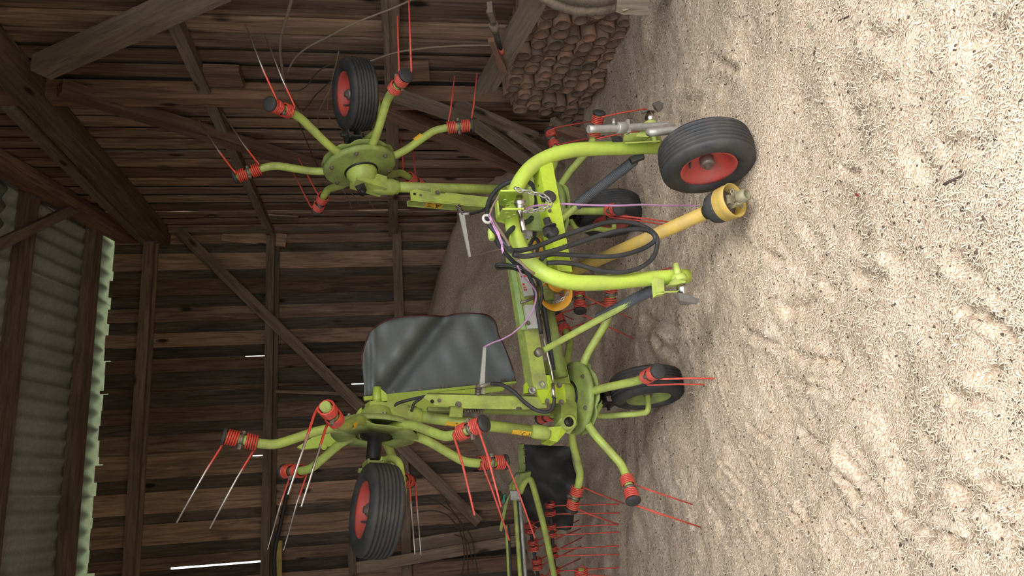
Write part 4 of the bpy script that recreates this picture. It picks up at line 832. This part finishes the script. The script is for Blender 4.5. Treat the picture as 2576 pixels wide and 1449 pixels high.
for a, b, w, mt in (((1274, 1322), (1286, 1560), .012, GREEN), ((1278, 1322), (1290, 1560), .012, BLACK), ((1293, 1218), (1316, 1560), .016, GREEN), ((1301, 1262), (1323, 1560), .010, BLACK), ((1308, 1262), (1330, 1560), .014, ZINC)):
    rp('lift_rod', G().tube([k_(*a), k_(*b)], w, 8), mt)
def rake_bar(a, b, dz): rp('tine_bar', G().tube([k_(*a, dz), k_(*b, dz)], .0125, 10), BLACK)
rake_bar((1383, 1262), (1404, 1560), .1); rake_bar((1331, 1314), (1372, 1560), .25)
def rake_tine(c, tip, dz, tz, turns=3, ln=.035, r=.036):
    o = k_(*c, dz); ax = (k_(c[0]+3, c[1]+40, dz) - o).normalized(); u = fw - ax*fw.dot(ax); u.normalize(); v = ax.cross(u); P = []
    for i in range(turns*9+1):
        w = 2*math.pi*i/9; P.append(o + ax*(ln*(i/(turns*9)-.5)) + (u*math.cos(w) + v*math.sin(w))*r)
    e = k_(*tip, tz); P += [P[-1].lerp(e, .12), P[-1].lerp(e, .6) + ZUP*.008, e]
    rp('spring_tine', G().tube(P, .0052, 5), RED)
for c, tip in (((1384, 1270), (1557, 1268)), ((1385, 1291), (1558, 1290)), ((1386, 1325), (1558, 1319)), ((1387, 1345), (1558, 1338)), ((1389, 1380), (1560, 1373)), ((1390, 1397), (1560, 1394)), ((1395, 1436), (1562, 1427)), ((1398, 1455), (1564, 1455))): rake_tine(c, tip, .1, .02)
for c, tip in (((1332, 1321), (1447, 1262)), ((1334, 1335), (1452, 1286)), ((1341, 1364), (1457, 1308)), ((1343, 1379), (1460, 1330)), ((1350, 1411), (1464, 1352)), ((1352, 1426), (1462, 1374)), ((1358, 1455), (1460, 1405))): rake_tine(c, tip, .25, .55)
rake_tine((1462, 1440), (1560, 1452), -.5, -.4, 4, .05, .042)
rp('rake_arm', G().tube([k_(1463, 1432, -.5), k_(1462, 1540, -.5)], .020, 10), GREEN)
cp = [(1303, 1120), (1325, 1119), (1380, 1121), (1436, 1126), (1438, 1150), (1446, 1185), (1456, 1208), (1452, 1240), (1444, 1290), (1436, 1332), (1390, 1330), (1340, 1320), (1312, 1260), (1304, 1200)]
V = []; Fc = []; cx, cy = 1380, 1220; nr2 = 7; cps = spline([Vector((x, y, 0)) for x, y in cp + [cp[0]]], 3)[:-1]
for i, q in enumerate(cps):
    for j in range(nr2+1):
        t_ = j/nr2; x, y = cx + (q.x-cx)*t_, cy + (q.y-cy)*t_; V.append(k_(x, y, .30 + .06*math.sin(x/26 + y/15)*t_ + .04*math.sin((x-y)/19)))
n_ = len(cps)
for i in range(n_):
    for j in range(nr2): a, b = i*(nr2+1)+j, ((i+1) % n_)*(nr2+1)+j; Fc.append((a, b, b+1, a+1))
cu2 = rp('swath_curtain', G().add(V, Fc, True), TARPB, 'black plastic swath curtain'); cu2.modifiers.new('s', 'SOLIDIFY').thickness = .004
rp('curtain_bar', G().prism([k_(1303, 1118, .2), k_(1318, 1117, .2), k_(1322, 1175, .2), k_(1320, 1195, .2), k_(1304, 1190, .2)], fw*.02), GREEND)
for y in (1128, 1145, 1165): rp('curtain_link', G().tube([k_(1318, y, .18), k_(1326, y+4, .2)], .006, 6), BOLT)
# ================================================================== clay drain pipes stacked along the gable wall
def pipe_mesh(ro, ri, L, broken=0, seed=0):
    rr_ = random.Random(seed); n = 16; V = []; Fc = []
    def cut(k): return broken*(.5+.5*math.sin(k*2*math.pi/n + seed))**2 + (rr_.uniform(0, .008))
    cs = [cut(k) for k in range(n)]
    for r_, x_ in ((ro, 0), (ro, L), (ri, L), (ri, 0)):
        for k in range(n):
            w = 2*math.pi*k/n; V.append((x_ + (cs[k] if x_ == 0 else 0), r_*math.cos(w)*1.02, r_*math.sin(w)))
    for s in range(4):
        for k in range(n): q = (k+1) % n; a, b = s*n, ((s+1) % 4)*n; Fc.append((a+k, b+k, b+q, a+q))
    return mesh(V, Fc, True)
PM = [pipe_mesh(.055, .042, .36, 0, 1), pipe_mesh(.057, .044, .36, 0, 2), pipe_mesh(.050, .038, .34, 0, 3), pipe_mesh(.055, .043, .34, .05, 4)]
ORD = 'lowest second third fourth fifth sixth seventh eighth ninth tenth eleventh twelfth thirteenth fourteenth fifteenth sixteenth seventeenth eighteenth nineteenth twentieth'.split(); ORD1 = ['first'] + ORD[1:]
for p_ in PM: p_.materials.append(CLAY)
cnt = 0; pr_ = random.Random(5)
for row in range(9):
    inrow = 0
    for c_ in range(20):
        s = 3.50 + (row % 2)*.059 + c_*.118 + pr_.uniform(-.008, .008); z_ = .052 + row*.102 + pr_.uniform(-.006, .006)
        top = np.interp(s, [3.4, 3.6, 3.85, 4.2, 4.7, 5.2, 5.8], [.30, .52, .78, .72, .70, .66, .55])
        if z_ + .03 > top or s < 3.46 + .30*z_: continue
        P0 = rw(s, z_, .42 + pr_.uniform(-.035, .02) - (.06 if pr_.random() < .12 else 0)); P0.z = max(P0.z, .046)
        d = (B + R*pr_.uniform(-.03, .03) + ZUP*pr_.uniform(-.02, .03)).normalized(); k = pr_.choice((0, 0, 0, 1, 1, 2, 3))
        M = frame(P0, d, ZUP) @ Matrix.Rotation(pr_.uniform(0, 6.28), 4, 'X')
        o = link('clay_drain_pipe', PM[k], None, None, M)
        inrow += 1; tag(o, 'open clay drain pipe in the %s row of the stack, %s from its far end' % (ORD[row], ORD1[inrow-1]), 'pipe', 'clay drain pipes stacked along the gable wall'); cnt += 1
for (x0, y0, x1, y1, lab) in ((1302, 262, 1322, 305, 'chipped clay pipe slipped to the foot of the stack, nearest the tedder'), (1428, 285, 1440, 240, 'clay pipe lying askew on the sawdust before the stack')):
    o = link('clay_drain_pipe', PM[3], None, None, frame(RWp(x0, y0, .36), B + R*.25 + ZUP*.1, ZUP)); tag(o, lab, 'pipe', 'clay drain pipes stacked along the gable wall')
# ================================================================== loose timber and odds and ends on the gable side
def lt(name, a, b, off, w, h, mt, label, cat, point=0, off2=None, up=None):
    return tag(timber(name, RWp(*a, off), RWp(*b, off if off2 is None else off2), w, h, up or B, mt, None, .006, 4, None, point), label, cat)
lt('pointed_stake', (1372, -45), (1212, 238), .56, .13, .055, wood_grey, 'thick pointed grey stake leaning across the pipe stack', 'stake', .12)
lt('split_batten', (1236, 100), (1268, 178), .63, .04, .03, wood_red, 'short split batten of fresh orange wood on the pointed stake', 'batten')
lt('loose_plank', (1150, 262), (1345, 345), .34, .10, .04, wood_beam, 'long brown plank leaning below the pipe stack', 'plank', 0, .42)
lt('loose_plank', (1190, 305), (1345, 420), .30, .14, .03, wood_grey, 'wide dark plank lying behind the right rotor tines', 'plank', 0, .40)
lt('loose_plank', (1285, 330), (1410, 420), .42, .09, .03, wood_grey, 'grey plank lying under the red coil behind the hitch frame', 'plank', 0, .55)
lt('round_post', (1380, 318), (1492, 352), .50, .09, .085, wood_red, 'stubby reddish post lying in front of the pipe stack', 'post', 0, .62)
lt('loose_plank', (1390, 300), (1455, 345), .52, .05, .03, wood_grey, 'thin slat resting on the stubby post', 'plank', 0, .56)
# big wooden rim leaning on the stack
ro_ = at(1505, -214, 3.82); ax_ = (CAM - ro_); ax_.z *= .2; ax_ = (ax_.normalized() - B*.55).normalized()
RIM = empty('cart_wheel_rim', Vector((ro_.x, ro_.y, 0)), 'curved grey wooden wheel rim leaning over the pipe stack at the picture edge', 'wheel rim')
g = G(); g.lathe(ro_, ax_, [(.455, -.05), (.505, -.05), (.505, .05), (.455, .05), (.455, -.05)], 64, True); g.f = [q for q in g.f if len(q) <= 4]; g.s = g.s[:len(g.f)]; g.put('rim_band', wood_grey, RIM)
g = G(); g.lathe(ro_, ax_, [(.385, .01), (.45, .01), (.45, .062), (.385, .062), (.385, .01)], 64, True); g.f = [q for q in g.f if len(q) <= 4]; g.s = g.s[:len(g.f)]; g.put('inner_band', wood_grey, RIM)
timber('spoke', ro_, ro_ + (at(1590, 20, 3.75) - ro_)*1.02, .10, .05, ax_, wood_grey, RIM, .004, 3)
tag(timber('wood_block', at(1552, -6, 3.72), at(1632, -4, 3.72), .14, .05, ax_, wood_grey, None, .01, 4), 'flat grey wood block beside the wheel rim', 'wood block')
# old tool stuck over the stake
tool = empty('grease_gun', RWp(1245, 70, .66), 'small metal tube tool with a rag round it and red ends, lying over the stake', 'tool')
a_, b_ = RWp(1231, 28, .66), RWp(1262, 130, .66); dt = (b_-a_)
G().tube([a_, a_ + dt*.30], .021, 12).put('steel_barrel', STEEL, tool); G().tube([a_ + dt*.28, a_ + dt*.36, a_ + dt*.5], [.026, .03, .022], 12).put('rag_wrap', wood_grey, tool)
G().tube([a_ + dt*.48, a_ + dt*.92], [.017, .013], 10).put('handle', BLACK, tool); G().tube([a_ + dt*.93, a_ + dt*1.06], [.016, .014], 10).put('red_end', RIMRED, tool); G().box(a_ + dt*-.02 + R*.03, a_ + dt*.22 + R*.03, .03, .07, B).put('holster', wood_grey, tool)
# cords, wires and dry vines
def cord(name, px, off, r, mt, label, cat, wall=RWp, group=None):
    P = [wall(x, y, off) for x, y in px]; tag(G().spl(P, r, 6, 5).put(name, mt), label, cat, group)
cord('brown_cord', [(737, -12), (724, 35), (708, 90), (705, 130), (711, 180), (716, 215), (735, 255), (765, 300), (800, 345)], .20, .011, TWINE, 'thick brown cord hanging down the gable wall past the raised wheel', 'cord')
cord('slack_twine', [(1055, -10), (990, 20), (900, 55), (830, 90), (770, 122), (740, 150), (722, 185)], .22, .007, TWINE, 'slack twine slanting across the upper gable boards', 'twine')
cord('slack_twine', [(915, 160), (985, 135), (1040, 125), (1100, 118), (1200, 114), (1330, 116)], .24, .007, TWINE, 'twine running level from the raised wheel to the stake', 'twine')
for i, (px, lab) in enumerate((([(852, 130), (846, 158), (832, 215), (824, 258), (828, 295), (850, 318), (892, 342)], 'dry vine looping down left of the raised right wheel'), ([(842, 196), (795, 238), (778, 262), (762, 278)], 'short dry vine reaching up from beside the raised wheel'),
    ([(838, 212), (816, 252), (800, 290), (801, 330)], 'thin dry vine hanging straight below the raised wheel'), ([(748, 300), (770, 352), (800, 420), (820, 450)], 'dry vine trailing beside the upper left tine arm'), ([(765, 322), (800, 346), (832, 372), (860, 380)], 'dry vine crossing behind the raised rotor plate'),
    ([(835, 160), (800, 180), (760, 225), (700, 228)], 'dry twig sticking out between cord and raised wheel'))):
    cord('dry_vine', px, .20, .005, WIRE if i % 2 else TWINE, lab, 'vine', RWp, 'dry vines behind the raised right rotor')
for px, lab in (([(862, 478), (878, 505), (884, 524)], 'left one of three straws under the right gearbox'), ([(880, 480), (895, 500), (906, 516)], 'middle one of three straws under the right gearbox'), ([(905, 486), (928, 506), (942, 526)], 'right one of three straws under the right gearbox')):
    cord('hanging_straw', px, .30, .005, TWINE, lab, 'straw', RWp, 'straws under the right gearbox')
for px, lab in (([(1035, 1258), (1075, 1252), (1120, 1275), (1155, 1310), (1172, 1370), (1180, 1460)], 'topmost bent wire over the rail by the rake'), ([(1040, 1290), (1090, 1285), (1130, 1300), (1160, 1345), (1168, 1400), (1160, 1460)], 'second bent wire over the rail by the rake'), ([(1120, 1260), (1150, 1300), (1185, 1350), (1195, 1400), (1205, 1460)], 'rightmost bent wire over the rail by the rake'), ([(1143, 1345), (1165, 1352), (1178, 1368), (1190, 1420)], 'shortest bent wire over the rail by the rake')):
    cord('bent_wire', px, .42, .007, WIRE, lab, 'wire', BWp, 'bent wires by the rake')
cord('black_hose', [(728, 1222), (716, 1270), (703, 1330), (693, 1375), (690, 1410), (692, 1470)], .26, .022, HOSE, 'black hose hanging over the middle girt near the yellow strip', 'hose', BWp)
tag(timber('yellow_strip', BWp(703, 1360, .24), BWp(702, 1480, .24), .055, .02, R, paint('faded_yellow', (.40, .29, .06), (.18, .13, .05), .5, .6, 14), None, .003, 4), 'faded yellow strip lying along the middle girt', 'strip')
def lb(a, b, off, w, h, mt, label): tag(timber('loose_board', BWp(*a, off), BWp(*b, off), w, h, R, mt, None, .005, 4), label, 'board')
lb((897, 1428), (1310, 1358), .26, .115, .04, wood_beam, 'slanting brown board nailed low across the wall behind the rake')
lb((1042, 1378), (1300, 1338), .20, .19, .02, wood_grey, 'wide grey board lying above the slanting brown board')
lb((1040, 1436), (1300, 1412), .18, .13, .025, wood_red, 'lowest brown board under the slanting board by the rake')
# small things dropped in the litter
def leaf(x, y, L, w_, az, mt, label):
    p = floorp(x, y); p.z = gh(p.x, p.y) + .008; u = Vector((math.cos(az), math.sin(az), .15)); v = Vector((-math.sin(az), math.cos(az), 0)); V = []; Fc = []
    for i in range(7):
        t_ = i/6; ww = w_*math.sin(math.pi*(t_*.94+.03))**.8/2
        for k in (-1, 0, 1): V.append(p + u*(L*(t_-.5)) + v*(ww*k) + ZUP*(.003*abs(k) + .004*math.sin(3*t_)))
    for i in range(6):
        for k in range(2): Fc.append((i*3+k, i*3+k+1, i*3+k+4, i*3+k+3))
    o = tag(G().add(V, Fc, True).put('leaf', mt), label, 'leaf'); o.modifiers.new('s', 'SOLIDIFY').thickness = .0006
leaf(2043, 62, .036, .011, .2, mat('green_leaf', (.36, .42, .27), .7), 'pale green narrow leaf on the sawdust near the top edge')
leaf(2167, 490, .022, .010, 1.0, mat('red_leaf', (.22, .03, .03), .6), 'small dark red leaf on the bright sawdust')
def twig(x0, y0, x1, y1, r, label):
    a, b = floorp(x0, y0), floorp(x1, y1); P = [a.lerp(b, t_) for t_ in (0, .35, .7, 1)]
    for i, p in enumerate(P): p.z = gh(p.x, p.y) + r*.8 + .002*(i % 2)
    tag(G().spl(P, [r]*1 + [r]*0 if False else r, 6, 3).put('twig', BARK), label, 'twig')
twig(2388, 463, 2436, 441, .0042, 'short thick dark twig lying on the bright sawdust'); twig(2042, 140, 2048, 118, .003, 'tiny dark twig lying near the pale green leaf'); twig(2105, 52, 2140, 40, .0025, 'thin dark splinter close to the top picture edge')
